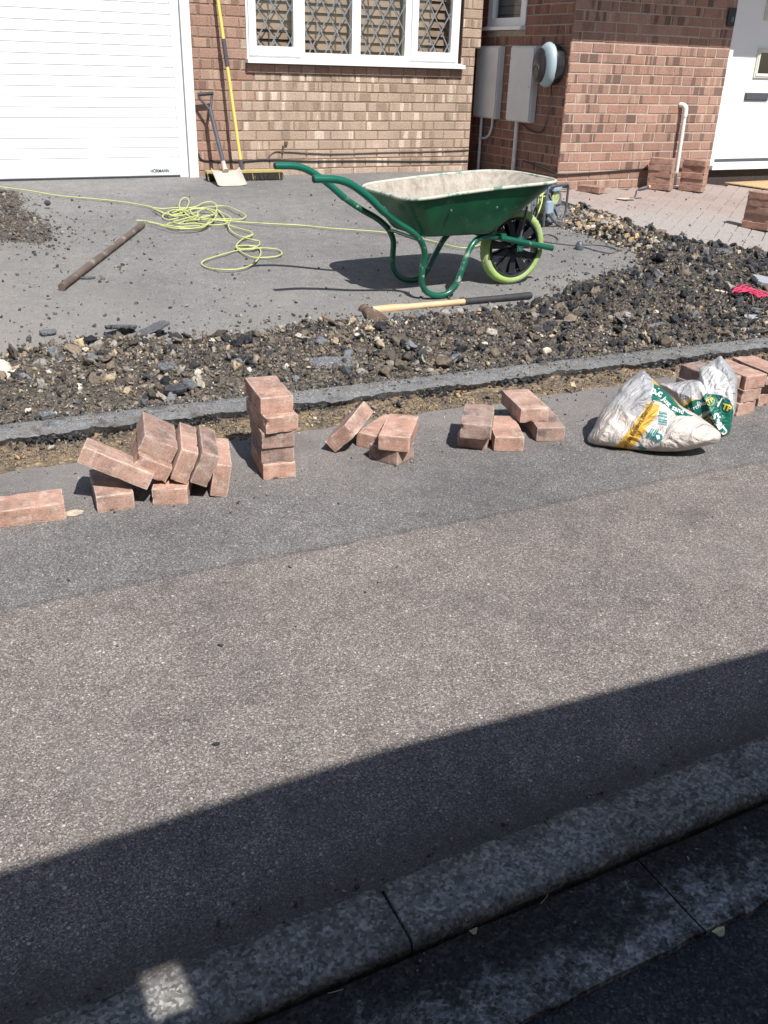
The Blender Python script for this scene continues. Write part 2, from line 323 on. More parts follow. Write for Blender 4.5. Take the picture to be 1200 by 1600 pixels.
M['rim_mix'] = simple('cement_smeared_green', (.10, .24, .16), .6, var=.4, scale=20, dirt=(.47, .47, .39), dscale=11, damt=.40)
M['tyre'] = simple('pale_green_tyre', (.31, .44, .13), .8, var=.2, scale=20, dirt=(.35, .40, .22), dscale=9, damt=.5, bmp=.3)
M['wheel_black'] = simple('black_wheel_plastic', (.022, .024, .027), .35, var=.3)
M['yellow'] = simple('yellow_handle', (.70, .56, .14), .45, var=.06)
M['broom_grip'] = simple('dark_grey_grip', (.075, .065, .075), .7)
M['bristle_y'] = simple('yellow_bristle', (.42, .33, .13), .9, var=.4, scale=160)
M['bristle_b'] = simple('dark_bristle', (.03, .025, .02), .95, var=.6, scale=160)
M['shovel_blade'] = simple('cement_covered_steel', (.43, .395, .34), .85, var=.12, scale=14, dirt=(.40, .35, .29), dscale=22, damt=.6, bmp=.3)
M['shovel_shaft'] = simple('worn_dark_shaft', (.075, .075, .09), .5, var=.3)
M['wood_handle'] = simple('pale_ash_wood', (.60, .41, .23), .55, var=.12, scale=16)
M['rust'] = simple('rusty_iron', (.13, .085, .06), .8, .2, var=.35, scale=22, dirt=(.27, .23, .19), dscale=26, damt=.55, bmp=.5)
M['rustpipe'] = simple('brown_grey_tube', (.12, .088, .072), .75, var=.3, scale=9, dirt=(.23, .20, .17), dscale=12, damt=.54, bmp=.3)
M['hose'] = simple('yellow_green_cable', (.46, .50, .19), .5, var=.12, scale=30)
M['grey_cable'] = simple('grey_cable', (.12, .12, .125), .6)
M['reel_grey'] = simple('grey_steel_tube', (.13, .14, .16), .45, .4, var=.3, dirt=(.3, .28, .25), dscale=20, damt=.6)
M['reel_drum'] = simple('grey_drum_plastic', (.16, .18, .20), .5, var=.3)
M['blue_tape'] = simple('pale_blue_plastic_part', (.30, .38, .45), .5)
M['trowel_steel'] = simple('pale_dusty_steel', (.55, .50, .40), .6, .1, var=.2)
M['doormat'] = simple('coir_mat', (.42, .30, .15), .95, var=.25, scale=60, bmp=.7)
M['plaque'] = simple('black_slate', (.014, .014, .018), .35)
M['plaque_ink'] = simple('grey_lettering', (.22, .22, .24), .5)
M['black_ink'] = simple('black_ink', (.02, .02, .02), .5)
M['sticker'] = simple('orange_sticker', (.60, .33, .08), .5, var=.3, dirt=(.5, .47, .42), damt=.6, dscale=30)
M['stickerw'] = simple('white_sticker', (.6, .58, .55), .5, var=.2)
M['pink'] = simple('magenta_string', (.62, .05, .13), .7, var=.2)
M['tan_stone'] = simple('tan_stone', (.46, .36, .24), .9, var=.25, scale=25, bmp=.6, dirt=(.25, .19, .13), dscale=30, damt=.6)
M['pale_stone'] = simple('pale_stone', (.56, .50, .40), .9, var=.2, scale=25, bmp=.6, dirt=(.33, .25, .16), dscale=30, damt=.62)
M['black_lump'] = simple('bitumen_lump', (.045, .047, .053), .75, var=.6, scale=70, bmp=.9, dirt=(.12, .10, .08), dscale=30, damt=.6)
M['brown_lump'] = simple('soil_clod', (.12, .095, .07), .95, var=.45, scale=60, bmp=.9)
M['slab_grey'] = asphalt('slab_asphalt', .008, [(0, (.085, .09, .097)), (.5, (.14, .145, .155)), (.9, (.21, .215, .22)), (1, (.33, .33, .33))], bstr=1.)
M['slab_pale'] = simple('pale_grey_slab', (.30, .31, .33), .9, var=.15, scale=60, bmp=.5)
M['leaf'] = simple('dry_leaf', (.55, .50, .28), .8, var=.15)
M['stain'] = simple('mortar_stain', (.46, .38, .29), .95, var=.35, scale=40)
M['shade_board'] = simple('shade_boarding_wood', (.20, .16, .12), .85, var=.2, scale=8, bmp=.3)
M['roof_tile'] = simple('brown_roof_tile', (.16, .10, .08), .9, var=.2, bmp=.4)
def glass(name, refl=.10, tint=(1, 1, 1)):
    m = bpy.data.materials.new(name); m.use_nodes = True; nt = m.node_tree; nt.nodes.clear()
    out = N(nt, 'ShaderNodeOutputMaterial'); tr = N(nt, 'ShaderNodeBsdfTransparent', i_Color=tuple(tint)+(1,)); gl = N(nt, 'ShaderNodeBsdfGlossy', i_Roughness=.02)
    fr = N(nt, 'ShaderNodeLayerWeight', i_Blend=.5); f = math_(nt, 'ADD', math_(nt, 'MULTIPLY', math_(nt, 'POWER', fr.outputs['Facing'], 4.), .6), refl, True)
    ms = N(nt, 'ShaderNodeMixShader'); L(nt, f, ms.inputs[0]); L(nt, tr.outputs[0], ms.inputs[1]); L(nt, gl.outputs[0], ms.inputs[2]); L(nt, ms.outputs[0], out.inputs[0]); return m
M['glass'] = glass('window_glass', .12, (.84, .84, .84)); M['glass_dark'] = glass('door_glass', .2, (.35, .35, .36))
def sack_mat(name, col, rough=.36, alpha=1., var=.1):
    m, nt, b = mat(name); P = N(nt, 'ShaderNodeTexCoord').outputs['Object']
    n = noise(nt, P, 18, 6, .6, .8)
    L(nt, ramp(nt, n, [(.3, [x*(1-var) for x in col]), (.7, [min(1, x*(1+var)) for x in col])]), b.inputs['Base Color'])
    b.inputs['Roughness'].default_value = rough; b.inputs['Alpha'].default_value = alpha
    mp = N(nt, 'ShaderNodeMapping'); mp.inputs['Rotation'].default_value = (.3, .2, .75); mp.inputs['Scale'].default_value = (.6, 3.4, 1.4); L(nt, P, mp.inputs[0])
    h = noise(nt, mp.outputs[0], 9, 4, .5, 1.6)
    h = math_(nt, 'ADD', h, math_(nt, 'MULTIPLY', noise(nt, P, 120, 3, .6), .12))
    bump(nt, b, h, .8, .03); return m
M['sack'] = sack_mat('sandy_white_plastic', (.57, .505, .455)); M['sack_green'] = sack_mat('printed_green_plastic', (.005, .125, .085), .3)
M['sack_yellow'] = sack_mat('printed_yellow_plastic', (.66, .38, .05), .4); M['sack_white'] = sack_mat('white_plastic', (.68, .67, .66), .3)
M['sack_clear'] = sack_mat('clear_plastic_film', (.60, .61, .63), .22, .60)
M['ink_white'] = simple('white_ink', (.78, .80, .80), .45, var=.03); M['ink_yellow'] = simple('yellow_ink', (.68, .48, .06), .45); M['ink_teal'] = simple('teal_ink', (.03, .22, .21), .45)
M['ink_black'] = simple('dark_ink', (.05, .035, .02), .5)

# ------------------------------------------------------------------ mesh helpers
def link(o, parent=None):
    COL.objects.link(o)
    if parent: o.parent = parent
    return o
def tag(o, label=None, cat=None, group=None, kind=None):
    if label: o['label'] = label
    if cat: o['category'] = cat
    if group: o['group'] = group
    if kind: o['kind'] = kind
    return o
def empty(name, loc=(0, 0, 0), rz=0):
    o = bpy.data.objects.new(name, None); o.location = loc; o.rotation_euler = (0, 0, rz); o.empty_display_size = .1; return link(o)
class MB:
    def __init__(s): s.v = []; s.f = []; s.m = []; s.c = []; s.uv = []; s.ar = []
    def add(s, vs, fs, mi=0, col=None, uvs=None):
        k = len(s.v); s.v += [tuple(x) for x in vs]
        for i, f in enumerate(fs):
            s.f.append(tuple(k+j for j in f)); s.m.append(mi); s.c.append(col or (1, 1, 1)); s.uv.append(uvs[i] if uvs else None)
    def box(s, a, b, mi=0, M_=None):
        x0, y0, z0 = a; x1, y1, z1 = b
        vs = [(x0, y0, z0), (x1, y0, z0), (x1, y1, z0), (x0, y1, z0), (x0, y0, z1), (x1, y0, z1), (x1, y1, z1), (x0, y1, z1)]
        if M_ is not None: vs = [M_ @ Vector(p) for p in vs]
        s.add(vs, [(3, 2, 1, 0), (4, 5, 6, 7), (0, 1, 5, 4), (1, 2, 6, 5), (2, 3, 7, 6), (3, 0, 4, 7)], mi)
    def tube(s, pts, r, n=10, mi=0, caps=True, closed=False):
        P = [Vector(p) for p in pts]; m_ = len(P); rs = r if hasattr(r, '__len__') else [r]*m_
        ref = Vector((0, 0, 1)); k = len(s.v); prev = None
        for i in range(m_):
            a = P[(i-1) % m_] if (closed or i > 0) else P[i]; b_ = P[(i+1) % m_] if (closed or i < m_-1) else P[i]
            t = (b_-a).normalized() if (b_-a).length > 1e-9 else Vector((1, 0, 0))
            if prev is None:
                u = t.cross(ref); u = u if u.length > .05 else t.cross(Vector((0, 1, 0))); u.normalize()
            else:
                u = prev-t*prev.dot(t); u = u.normalized() if u.length > 1e-6 else prev
            prev = u; w = t.cross(u)
            for j in range(n):
                an = 2*math.pi*j/n; s.v.append(tuple(P[i]+(u*math.cos(an)+w*math.sin(an))*rs[i]))
        for i in range(m_ if closed else m_-1):
            i2 = (i+1) % m_
            for j in range(n):
                s.f.append((k+i*n+j, k+i*n+(j+1) % n, k+i2*n+(j+1) % n, k+i2*n+j)); s.m.append(mi); s.c.append((1, 1, 1)); s.uv.append(None)
        if caps and not closed:
            for f in (tuple(k+j for j in range(n))[::-1], tuple(k+(m_-1)*n+j for j in range(n))): s.f.append(f); s.m.append(mi); s.c.append((1, 1, 1)); s.uv.append(None)
    def lathe(s, prof_, n=32, M_=None, mi=0):
        """profile (r,h) spun round local z"""
        k = len(s.v)
        for r, h in prof_:
            for j in range(n):
                a = 2*math.pi*j/n; p = Vector((r*math.cos(a), r*math.sin(a), h)); s.v.append(tuple(M_ @ p if M_ is not None else p))
        for i in range(len(prof_)-1):
            for j in range(n): s.f.append((k+i*n+j, k+i*n+(j+1) % n, k+(i+1)*n+(j+1) % n, k+(i+1)*n+j)); s.m.append(mi); s.c.append((1, 1, 1)); s.uv.append(None)
    def prism(s, poly, y0, y1, mi=0, M_=None):
        """poly in (x,z), extruded over y"""
        n = len(poly); vs = [(x, y0, z) for x, z in poly]+[(x, y1, z) for x, z in poly]
        if M_ is not None: vs = [M_ @ Vector(p) for p in vs]
        s.add(vs, [tuple(range(n)), tuple(range(2*n-1, n-1, -1))]+[(i, i+n, (i+1) % n+n, (i+1) % n) for i in range(n)], mi)
    def build(s, name, mats, parent=None, smooth=False, bevel=0, loc=None, autosm=None):
        me = bpy.data.meshes.new(name); me.from_pydata(s.v, [], s.f)
        mats = mats if isinstance(mats, (list, tuple)) else [mats]
        for x in mats: me.materials.append(x)
        me.polygons.foreach_set('material_index', s.m)
        if any(c != (1, 1, 1) for c in s.c):
            at = me.attributes.new('bc', 'FLOAT_COLOR', 'FACE'); at.data.foreach_set('color', np.array([tuple(c)+(1,) for c in s.c], dtype=np.float32).ravel())
        if any(u is not None for u in s.uv):
            ul = me.uv_layers.new(name='UVMap'); arr = []
            for f, u in zip(s.f, s.uv): arr += list(u) if u is not None else [(0, 0)]*len(f)
            ul.data.foreach_set('uv', np.array(arr, dtype=np.float32).ravel())
        if smooth: me.polygons.foreach_set('use_smooth', [True]*len(me.polygons))
        me.update()
        if autosm or bevel:
            bm = bmesh.new(); bm.from_mesh(me); bmesh.ops.recalc_face_normals(bm, faces=bm.faces)
            if bevel: bmesh.ops.bevel(bm, geom=[e for e in bm.edges if len(e.link_faces) == 2 and e.calc_face_angle(0) > .5], offset=bevel, segments=2, affect='EDGES', profile=.6)
            if autosm:
                for f in bm.faces: f.smooth = True
                for e in bm.edges:
                    if len(e.link_faces) == 2 and e.calc_face_angle(0) > autosm: e.smooth = False
            bm.to_mesh(me); bm.free()
        o = bpy.data.objects.new(name, me)
        if loc is not None:
            me.transform(Matrix.Translation(-Vector(loc))); o.location = loc
        return link(o, parent)
def catmull(pts, k=8, closed=False):
    P = [Vector(p) for p in pts]; n = len(P); out = []
    for i in range(n if closed else n-1):
        p0 = P[(i-1) % n] if closed or i > 0 else P[0]; p1 = P[i]; p2 = P[(i+1) % n]; p3 = P[(i+2) % n] if closed or i+2 < n else P[-1]
        for j in range(k):
            t = j/k; out.append(.5*((2*p1)+(p2-p0)*t+(2*p0-5*p1+4*p2-p3)*t*t+(3*p1-p0-3*p2+p3)*t**3))
    if not closed: out.append(P[-1])
    return out
def child(o, base):  # keep world placement under a moved empty
    o.parent = base; o.matrix_parent_inverse = base.matrix_world.inverted() if False else Matrix.Translation(-Vector(base.location)); return o

# ================================================================== SETTING
def sheet(name, x0, x1, y0, y1, zf, nx, ny, m, jag=None):
    vs = []; 
    for j in range(ny+1):
        for i in range(nx+1):
            x = x0+(x1-x0)*i/nx; y = y0+(y1-y0)*j/ny
            if jag and j == ny: y += jag(x)
            vs.append((x, y, zf(x, y)))
    fs = [(j*(nx+1)+i, j*(nx+1)+i+1, (j+1)*(nx+1)+i+1, (j+1)*(nx+1)+i) for j in range(ny) for i in range(nx)]
    b_ = MB(); b_.add(vs, fs); o = b_.build(name, m, smooth=True); o['kind'] = 'structure'; return o
def nz(x, y, s, k=0): return mnoise.noise(Vector((x*s, y*s, k)))
sheet('ground', -150, 150, -150, 150, lambda x, y: -.14, 4, 4, M['soil'])
sheet('road', -30, 30, -9, .64, lambda x, y: -.040+.004*nz(x, y, 3), 60, 60, M['road'])
PAVE_Y = 2.72
sheet('pavement', -8, 14, .868, PAVE_Y, lambda x, y: .0025*nz(x, y, 2.1), 440, 40, M['pave'], jag=lambda x: -.02*(x-.1)*(x < 2)-.04*(x >= 2)+.035*nz(x, 3, 4, 2)+.02*nz(x, 1, 17, 5))
sheet('driveway', -6, 4.66, 3.02, 7.96, lambda x, y: prof(y)+.003*nz(x, y, 1.7), 240, 120, M['drive'])
def soilz(x, y): return -.012+.010*nz(x, y, 9, 3)+.010*nz(x, y, 25, 7)-.02*max(0, (2.70-y))
sheet('soil_strip', -6, 12, 2.56, 3.14, soilz, 1400, 50, M['sandsoil'])
# kerb: concrete kerb stones with a rounded nose and tight joints
b_ = MB()
KP = [(.880, -.10), (.880, .0), (.874, .004), (.835, .004), (.795, .003), (.782, .0005), (.774, -.005), (.771, -.012), (.772, -.022), (.773, -.10)]
for i in range(-7, 9):
    x0 = .470+i*.915+.002; x1 = x0+.915-.004; n = 46
    k = len(b_.v)
    for q in range(n+1):
        x = x0+(x1-x0)*q/n; e = min(q, n-q); cb = -.004 if e == 0 else 0
        for jj, (y, z) in enumerate(KP):
            w = .0035*nz(x, y*3, 14, i)+.002*nz(x, y*3, 45, i+5)
            yy = y+(.005*nz(x, .5, 20, 3)+.005*nz(x, .5, 70, 3) if jj in (1, 2) else 0)+(.004*nz(x, 7, 22, i) if jj > 3 else 0)
            b_.v.append((x, yy, z+w*(jj in range(1, 8))+cb+.003*math.sin(i*2.1)*(jj < 8)))
    m_ = len(KP)
    fs = [(k+q*m_+j, k+(q+1)*m_+j, k+(q+1)*m_+j+1, k+q*m_+j+1) for q in range(n) for j in range(m_-1)]+[tuple(range(k, k+m_)), tuple(range(k+n*m_+m_-1, k+n*m_-1, -1))]
    for f in fs: b_.f.append(f); b_.m.append(0); b_.c.append((1, 1, 1)); b_.uv.append(None)
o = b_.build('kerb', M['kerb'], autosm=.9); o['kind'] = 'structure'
# channel blocks below the kerb
b_ = MB()
for i in range(-7, 9):
    x0 = .889+i*.915+.0012; x1 = x0+.9126; n = 40; k = len(b_.v); ys = [.612, .616, .65, .69, .73, .768]; 
    for q in range(n+1):
        x = x0+(x1-x0)*q/n
        for jj, y in enumerate(ys):
            z = -.030+(-.03 if jj == 0 else 0)+.0025*nz(x, y, 16, i)+.0015*nz(x, y, 50, i)-.002*(jj == 4)
            b_.v.append((x, y+(.006*nz(x, 2, 25) if jj < 2 else 0), z))
    m_ = len(ys)
    for q in range(n):
        for j in range(m_-1): b_.f.append((k+q*m_+j, k+(q+1)*m_+j, k+(q+1)*m_+j+1, k+q*m_+j+1)); b_.m.append(0); b_.c.append((1, 1, 1)); b_.uv.append(None)
o = b_.build('gutter', M['gutter'], autosm=.9); o['kind'] = 'structure'
# ridge of old asphalt edging, broken along its front
b_ = MB(); xs = np.arange(-3, 9, .012); sec = 11; k = 0
for x in xs:
    yc = 2.965-.042*(x-.1)+.004*math.sin(x*3)
    j1 = .030*nz(x, 0, 5, 1)+.020*nz(x, 0, 19, 2)+.014*nz(x, 0, 60, 3)
    d1 = .5+.5*nz(x, 0, 3.3, 9)
    P_ = [(yc+.03+j1*.6, -.035), (yc+.012+j1, -.012+.006*nz(x, 5, 60)), (yc-.004+j1*1.2, .010+.008*d1+.005*nz(x, 2, 50)), (yc+.010+j1*.9, .014+.005*nz(x, 9, 60)), (yc+.040+.01*nz(x, 4, 9), .020+.006*nz(x, 1, 40)+.005*nz(x, 3, 8)), (yc+.070+.012*nz(x, 14, 6), .020+.006*nz(x, 8, 40)), (yc+.074+.012*nz(x, 14, 6), .006+.01*(nz(x, 5, 4) > .1)), (yc+.080+.012*nz(x, 14, 6), .019+.006*nz(x, 8, 45)), (yc+.115, .021+.006*nz(x, 6, 40)), (yc+.145+.025*nz(x, 7, 22), .010), (yc+.175, -.02)]
    b_.v += [(x, a, c) for a, c in P_]
n = len(xs)
for q in range(n-1):
    for j in range(sec-1): b_.f.append((q*sec+j, (q+1)*sec+j, (q+1)*sec+j+1, q*sec+j+1)); b_.m.append(1 if j == 0 else 0); b_.c.append((1, 1, 1)); b_.uv.append(None)
o = b_.build('asphalt_edging', [M['edgeasph'], M['black_lump']], autosm=.8); o['kind'] = 'structure'

# forecourt of block paving, laid herringbone
def in_court(x, y): 
    if y > 4.72: return x > 4.60
    if y > 4.27: return x > 4.60+(4.72-y)*.55
    return False
sheet('forecourt_bed', 4.62, 12, 4.3, 6.41, lambda x, y: prof(y)+.018, 40, 20, M['soil'])
b_ = MB(); A = math.radians(38); ca, sa = math.cos(A), math.sin(A); S = .1
for a in range(-90, 91):
    for c_ in range(-90, 91):
        t_ = (a-c_) % 4
        if t_ == 0: w_, h_ = 2, 1
        elif t_ == 3: w_, h_ = 1, 2
        else: continue
        x0, y0 = a*S, c_*S
        cx_, cy_ = x0+w_*S/2, y0+h_*S/2
        X = 6.5+cx_*ca-cy_*sa; Y = 5.3+cx_*sa+cy_*ca
        if not (in_court(X-.09, Y-.05) and Y < 6.38 and X < 10): continue
        e = .0022; q = [(x0+e, y0+e), (x0+w_*S-e, y0+e), (x0+w_*S-e, y0+h_*S-e), (x0+e, y0+h_*S-e)]
        cc = (random.random(),)*3; dz = random.uniform(-.001, .001)
        top = []; ed = []
        for (px, py) in q:
            fx = px+(.003 if px < cx_ else -.003); fy = py+(.003 if py < cy_ else -.003)
            for arr, ax, ay, z in ((top, fx, fy, .030+dz), (ed, px, py, .0265+dz)):
                wx = 6.5+ax*ca-ay*sa; wy = 5.3+ax*sa+ay*ca; arr.append((wx, wy, prof(wy)+z))
        lo = [(x, y, z-.02) for x, y, z in ed]
        b_.add(top+ed+lo, [(0, 1, 2, 3)]+[(4+i, 4+(i+1) % 4, (i+1) % 4, i) for i in range(4)]+[(8+i, 8+(i+1) % 4, 4+(i+1) % 4, 4+i) for i in range(4)], col=cc)
# soldier course along the broken edge
edge = catmull([(4.65, 6.38, 0), (4.65, 5.6, 0), (4.65, 4.85, 0), (4.72, 4.60, 0), (4.86, 4.38, 0), (5.2, 4.29, 0), (6, 4.27, 0), (9.5, 4.27, 0)], 60)
acc = 0; last = edge[0]; st = [edge[0]]
for p in edge:
    if (p-st[-1]).length >= .1035: st.append(p)
for i in range(len(st)-1):
    p, q = st[i], st[i+1]; t = (q-p).normalized(); nn = Vector((t.y, -t.x, 0)); nn = -nn if (nn.x < 0 and i < 20) else nn
    nn = Vector((-t.y, t.x, 0))
    cc = (random.random(),)*3; p = p+t*.0025; q = q-t*.0025
    cs = [p-nn*.1+nn*.045, q-nn*.1+nn*.045, q+nn*.10, p+nn*.10]
    top = [(c.x, c.y, prof(c.y)+.0315) for c in cs]; lo = [(c.x, c.y, prof(c.y)-.04) for c in cs]
    b_.add(top+lo, [(0, 1, 2, 3), (4, 5, 1, 0), (5, 6, 2, 1), (6, 7, 3, 2), (7, 4, 0, 3)], col=cc)
o = b_.build('forecourt', M['court'], autosm=.4); o['kind'] = 'structure'

# ================================================================== HOUSE
house = empty('brick_house', (4.7, 7.5, .27)); tag(house, 'brick house with leaded window, white roller garage door and white front door', 'house')
HP = 0.0727
def rects_minus(x0, x1, z0, z1, holes):
    out = [(x0, x1, z0, z1)]
    for hx0, hx1, hz0, hz1 in holes:
        nxt = []
        for a, b2, c, d in out:
            if hx1 <= a or hx0 >= b2 or hz1 <= c or hz0 >= d: nxt.append((a, b2, c, d)); continue
            if hz0 > c: nxt.append((a, b2, c, hz0))
            if hz1 < d: nxt.append((a, b2, hz1, d))
            zz0, zz1 = max(c, hz0), min(d, hz1)
            if hx0 > a: nxt.append((a, hx0, zz0, zz1))
            if hx1 < b2: nxt.append((hx1, b2, zz0, zz1))
        out = nxt
    return out
def brickwall(name, O, U, Nn, u0, u1, z0, z1, zref, mats, holes=(), thick=.1, phase=0., end_u=None, redfrac=None, ins=(0, 0)):
    """bricks proud of a mortar slab; U along, Nn outward"""
    b_ = MB(); O = Vector(O); U = Vector(U); Nn = Vector(Nn); Z = Vector((0, 0, 1))
    pt = lambda u, d, z: O+U*u+Nn*d+Z*(z-O.z)
    for a, b2, c, d in rects_minus(u0+ins[0], u1-ins[1], z0, z1, holes):
        vs = [pt(a, -.004, c), pt(b2, -.004, c), pt(b2, -.004, d), pt(a, -.004, d), pt(a, -thick, c), pt(b2, -thick, c), pt(b2, -thick, d), pt(a, -thick, d)]
        b_.add(vs, [(0, 1, 2, 3), (7, 6, 5, 4), (0, 4, 5, 1), (1, 5, 6, 2), (2, 6, 7, 3), (3, 7, 4, 0)], 1)
    Lb = .2175; gp = .0095; r0 = math.floor((z0-zref)/HP); r1 = math.ceil((z1-zref)/HP)
    for r in range(r0, r1+1):
        za = zref+r*HP+gp/2; zb = za+HP-gp
        za, zb = max(za, z0+.002), min(zb, z1-.002)
        if zb-za < .012: continue
        zm = (za+zb)/2
        segs = [(u0, u1)]
        for hx0, hx1, hz0, hz1 in holes:
            if hz0 < zm+.02 and hz1 > zm-.02:
                ns = []
                for a, b2 in segs:
                    if hx1 <= a or hx0 >= b2: ns.append((a, b2)); continue
                    if hx0 > a: ns.append((a, hx0))
                    if hx1 < b2: ns.append((hx1, b2))
                segs = ns
        for a, b2 in segs:
            off = phase+(Lb/2 if r % 2 else 0); k = math.floor((a-off)/Lb)
            while off+k*Lb < b2:
                ua = max(off+k*Lb+gp/2, a+.001); ub = min(off+(k+1)*Lb-gp/2, b2-.001); k += 1
                if ub-ua < .02: continue
                jz = random.uniform(-.0015, .0015); ju = random.uniform(-.002, .002); pr = random.uniform(-.001, .0015)
                col = (random.random(), random.random(), random.random()); uo = random.uniform(0, 50); vo_ = random.uniform(0, 50)
                mi = 0
                if redfrac and redfrac(ua, zm): mi = 2
                e = .003; q = [(ua+ju, za+jz), (ub+ju, za+jz), (ub+ju, zb+jz), (ua+ju, zb+jz)]
                q = [(x+random.uniform(-.0012, .0012), z+random.uniform(-.0012, .0012)) for x, z in q]
                ce = ((q[0][0]+q[2][0])/2, (q[0][1]+q[2][1])/2)
                fr = [pt(x-math.copysign(e, x-ce[0]), pr, z-math.copysign(e, z-ce[1])) for x, z in q]
                md = [pt(x, pr-.003, z) for x, z in q]; bk = [pt(x, -.012, z) for x, z in q]
                uvq = [(uo+x-ua, vo_+z) for x, z in q]
                fs = [(0, 1, 2, 3)]+[(4+i, 4+(i+1) % 4, (i+1) % 4, i) for i in range(4)]+[(8+i, 8+(i+1) % 4, 4+(i+1) % 4, 4+i) for i in range(4)]
                uvs = [uvq]+[(uvq[i], uvq[(i+1) % 4], uvq[(i+1) % 4], uvq[i]) for i in range(4)]*2
                b_.add(fr+md+bk, fs, mi, col, uvs)
    o = b_.build(name, mats); child(o, house); return o
WX0, WX1, WZ0, WZ1 = 2.585, 4.515, 1.10, 2.20
# main wall: upper part runs to X 4.70, lower part stops a quarter brick short
brickwall('wall', (0, 7.5, 0), (1, 0, 0), (0, -1, 0), 2.150, 4.650, .19, 1.262, .100, [M['brick_buff'], M['mortar_brown'], M['brick_pink']], holes=[(2.15, 2.1501, 0, 1), (WX0, WX1, WZ0-.002, WZ1)], phase=.03, redfrac=lambda u, z: u < 2.38 or (u < 2.5 and z > .85))
brickwall('wall', (0, 7.5, 0), (1, 0, 0), (0, -1, 0), 2.150, 4.702, 1.264, 2.90, .100, [M['brick_buff'], M['mortar_brown'], M['brick_pink']], holes=[(WX0, WX1, 1.2, WZ1)], phase=.03, redfrac=lambda u, z: u < 2.6)
# return of the main wall into the recess and the back of the recess
brickwall('wall', (4.64, 7.6, 0), (0, 1, 0), (1, 0, 0), 0, .36, .19, 2.9, .100, [M['brick_red'], M['mortar_brown']], thick=.06)
brickwall('wall', (4.60, 7.96, 0), (1, 0, 0), (0, -1, 0), 0, .235, .19, 2.9, .100, [M['brick_red'], M['mortar_brown']])
# side wall carrying the meter cabinets (faces the drive)
brickwall('wall', (4.83, 7.96, 0), (0, -1, 0), (-1, 0, 0), 0, 1.556, .19, 2.9, .125, [M['brick_side'], M['mortar_side']], ins=(0, .011), holes=[(.34, .92, 1.402, 2.3)], phase=.05)
# porch wall
brickwall('wall', (4.832, 6.40, 0), (1, 0, 0), (0, -1, 0), 0, 1.662, .19, 2.9, .152, [M['brick_red'], M['mortar_pale']], ins=(.011, 0), phase=.10)
brickwall('wall', (7.50, 6.40, 0), (1, 0, 0), (0, -1, 0), 0, 2.6, .19, 2.9, .152, [M['brick_red'], M['mortar_pale']])
brickwall('wall', (6.49, 6.40, 0), (1, 0, 0), (0, -1, 0), 0, 1.02, 2.45, 2.9, .152, [M['brick_red'], M['mortar_pale']])
brickwall('wall', (-4.0, 7.5, 0), (1, 0, 0), (0, -1, 0), 0, 3.55, .19, 2.9, .1, [M['brick_buff'], M['mortar_brown']])
brickwall('wall', (-.46, 7.5, 0), (1, 0, 0), (0, -1, 0), 0, 2.62, 2.42, 2.9, .1, [M['brick_buff'], M['mortar_brown']])
b_ = MB(); b_.box((2.57, 7.488, 1.030), (4.53, 7.507, 1.094)); # course of bricks on edge under the sill
for i in range(17):
    u = 2.58+i*.1145
    b_.add([(u, 7.484, 1.034), (u+.106, 7.484, 1.034), (u+.106, 7.484, 1.090), (u, 7.484, 1.090), (u, 7.5, 1.034), (u+.106, 7.5, 1.034), (u+.106, 7.5, 1.090), (u, 7.5, 1.090)], [(0, 1, 2, 3), (4, 5, 1, 0), (5, 6, 2, 1), (6, 7, 3, 2), (7, 4, 0, 3)], 1, (random.random(), .8, .2), [[(0, 0)]*4]*5)
b_.build('sill_course', [M['mortar_brown'], M['brick_pink']]); child(bpy.data.objects['sill_course'], house)
# plinth/threshold under the front door, deep in shade
b_ = MB(); b_.box((6.49, 6.43, .15), (7.5, 6.7, .352)); child(b_.build('plinth', M['plinth']), house)
# roof, fascia, porch canopy
b_ = MB()
b_.prism([(-4.3, 2.95), (-4.3, 2.98), (4.9, 2.98), (4.9, 2.95)], 7.15, 7.6); b_.box((-4.3, 7.13, 2.86), (4.9, 7.15, 2.99))
child(b_.build('fascia', M['white_upvc']), house)
b_ = MB(); b_.add([(-4.3, 7.1, 2.995), (4.95, 7.1, 2.995), (4.95, 11.5, 5.4), (-4.3, 11.5, 5.4), (-4.3, 15.9, 2.995), (4.95, 15.9, 2.995)], [(0, 1, 2, 3), (3, 2, 5, 4)])
b_.add([(4.9, 6.2, 2.95), (10.3, 6.2, 2.95), (10.3, 11.5, 5.6), (4.9, 11.5, 5.6), (4.9, 15.9, 2.95), (10.3, 15.9, 2.95)], [(0, 1, 2, 3), (3, 2, 5, 4)])
child(b_.build('roof', M['roof_tile']), house)
b_ = MB(); CY = 5.72; CZ = 1.327+(6.40-CY)/.78
b_.box((4.80, CY, CZ), (9.6, 6.39, CZ+.16)); b_.add([(4.79, CY-.05, CZ+.165), (9.65, CY-.05, CZ+.165), (9.65, 6.39, CZ+.5), (4.79, 6.39, CZ+.5)], [(0, 1, 2, 3)])
child(b_.build('porch_canopy', [M['white_upvc']]), house)
# back and side masses so the house reads solid from elsewhere
b_ = MB(); b_.box((-4, 7.62, .1), (4.60, 7.72, 1.08)); b_.box((-4, 7.72, .1), (-3.8, 15, 2.9)); b_.box((-4, 14.9, .1), (10, 15.1, 2.9)); b_.box((9.9, 6.5, .1), (10.1, 15, 2.9))
child(b_.build('rear_wall', M['brick_buff']), house)

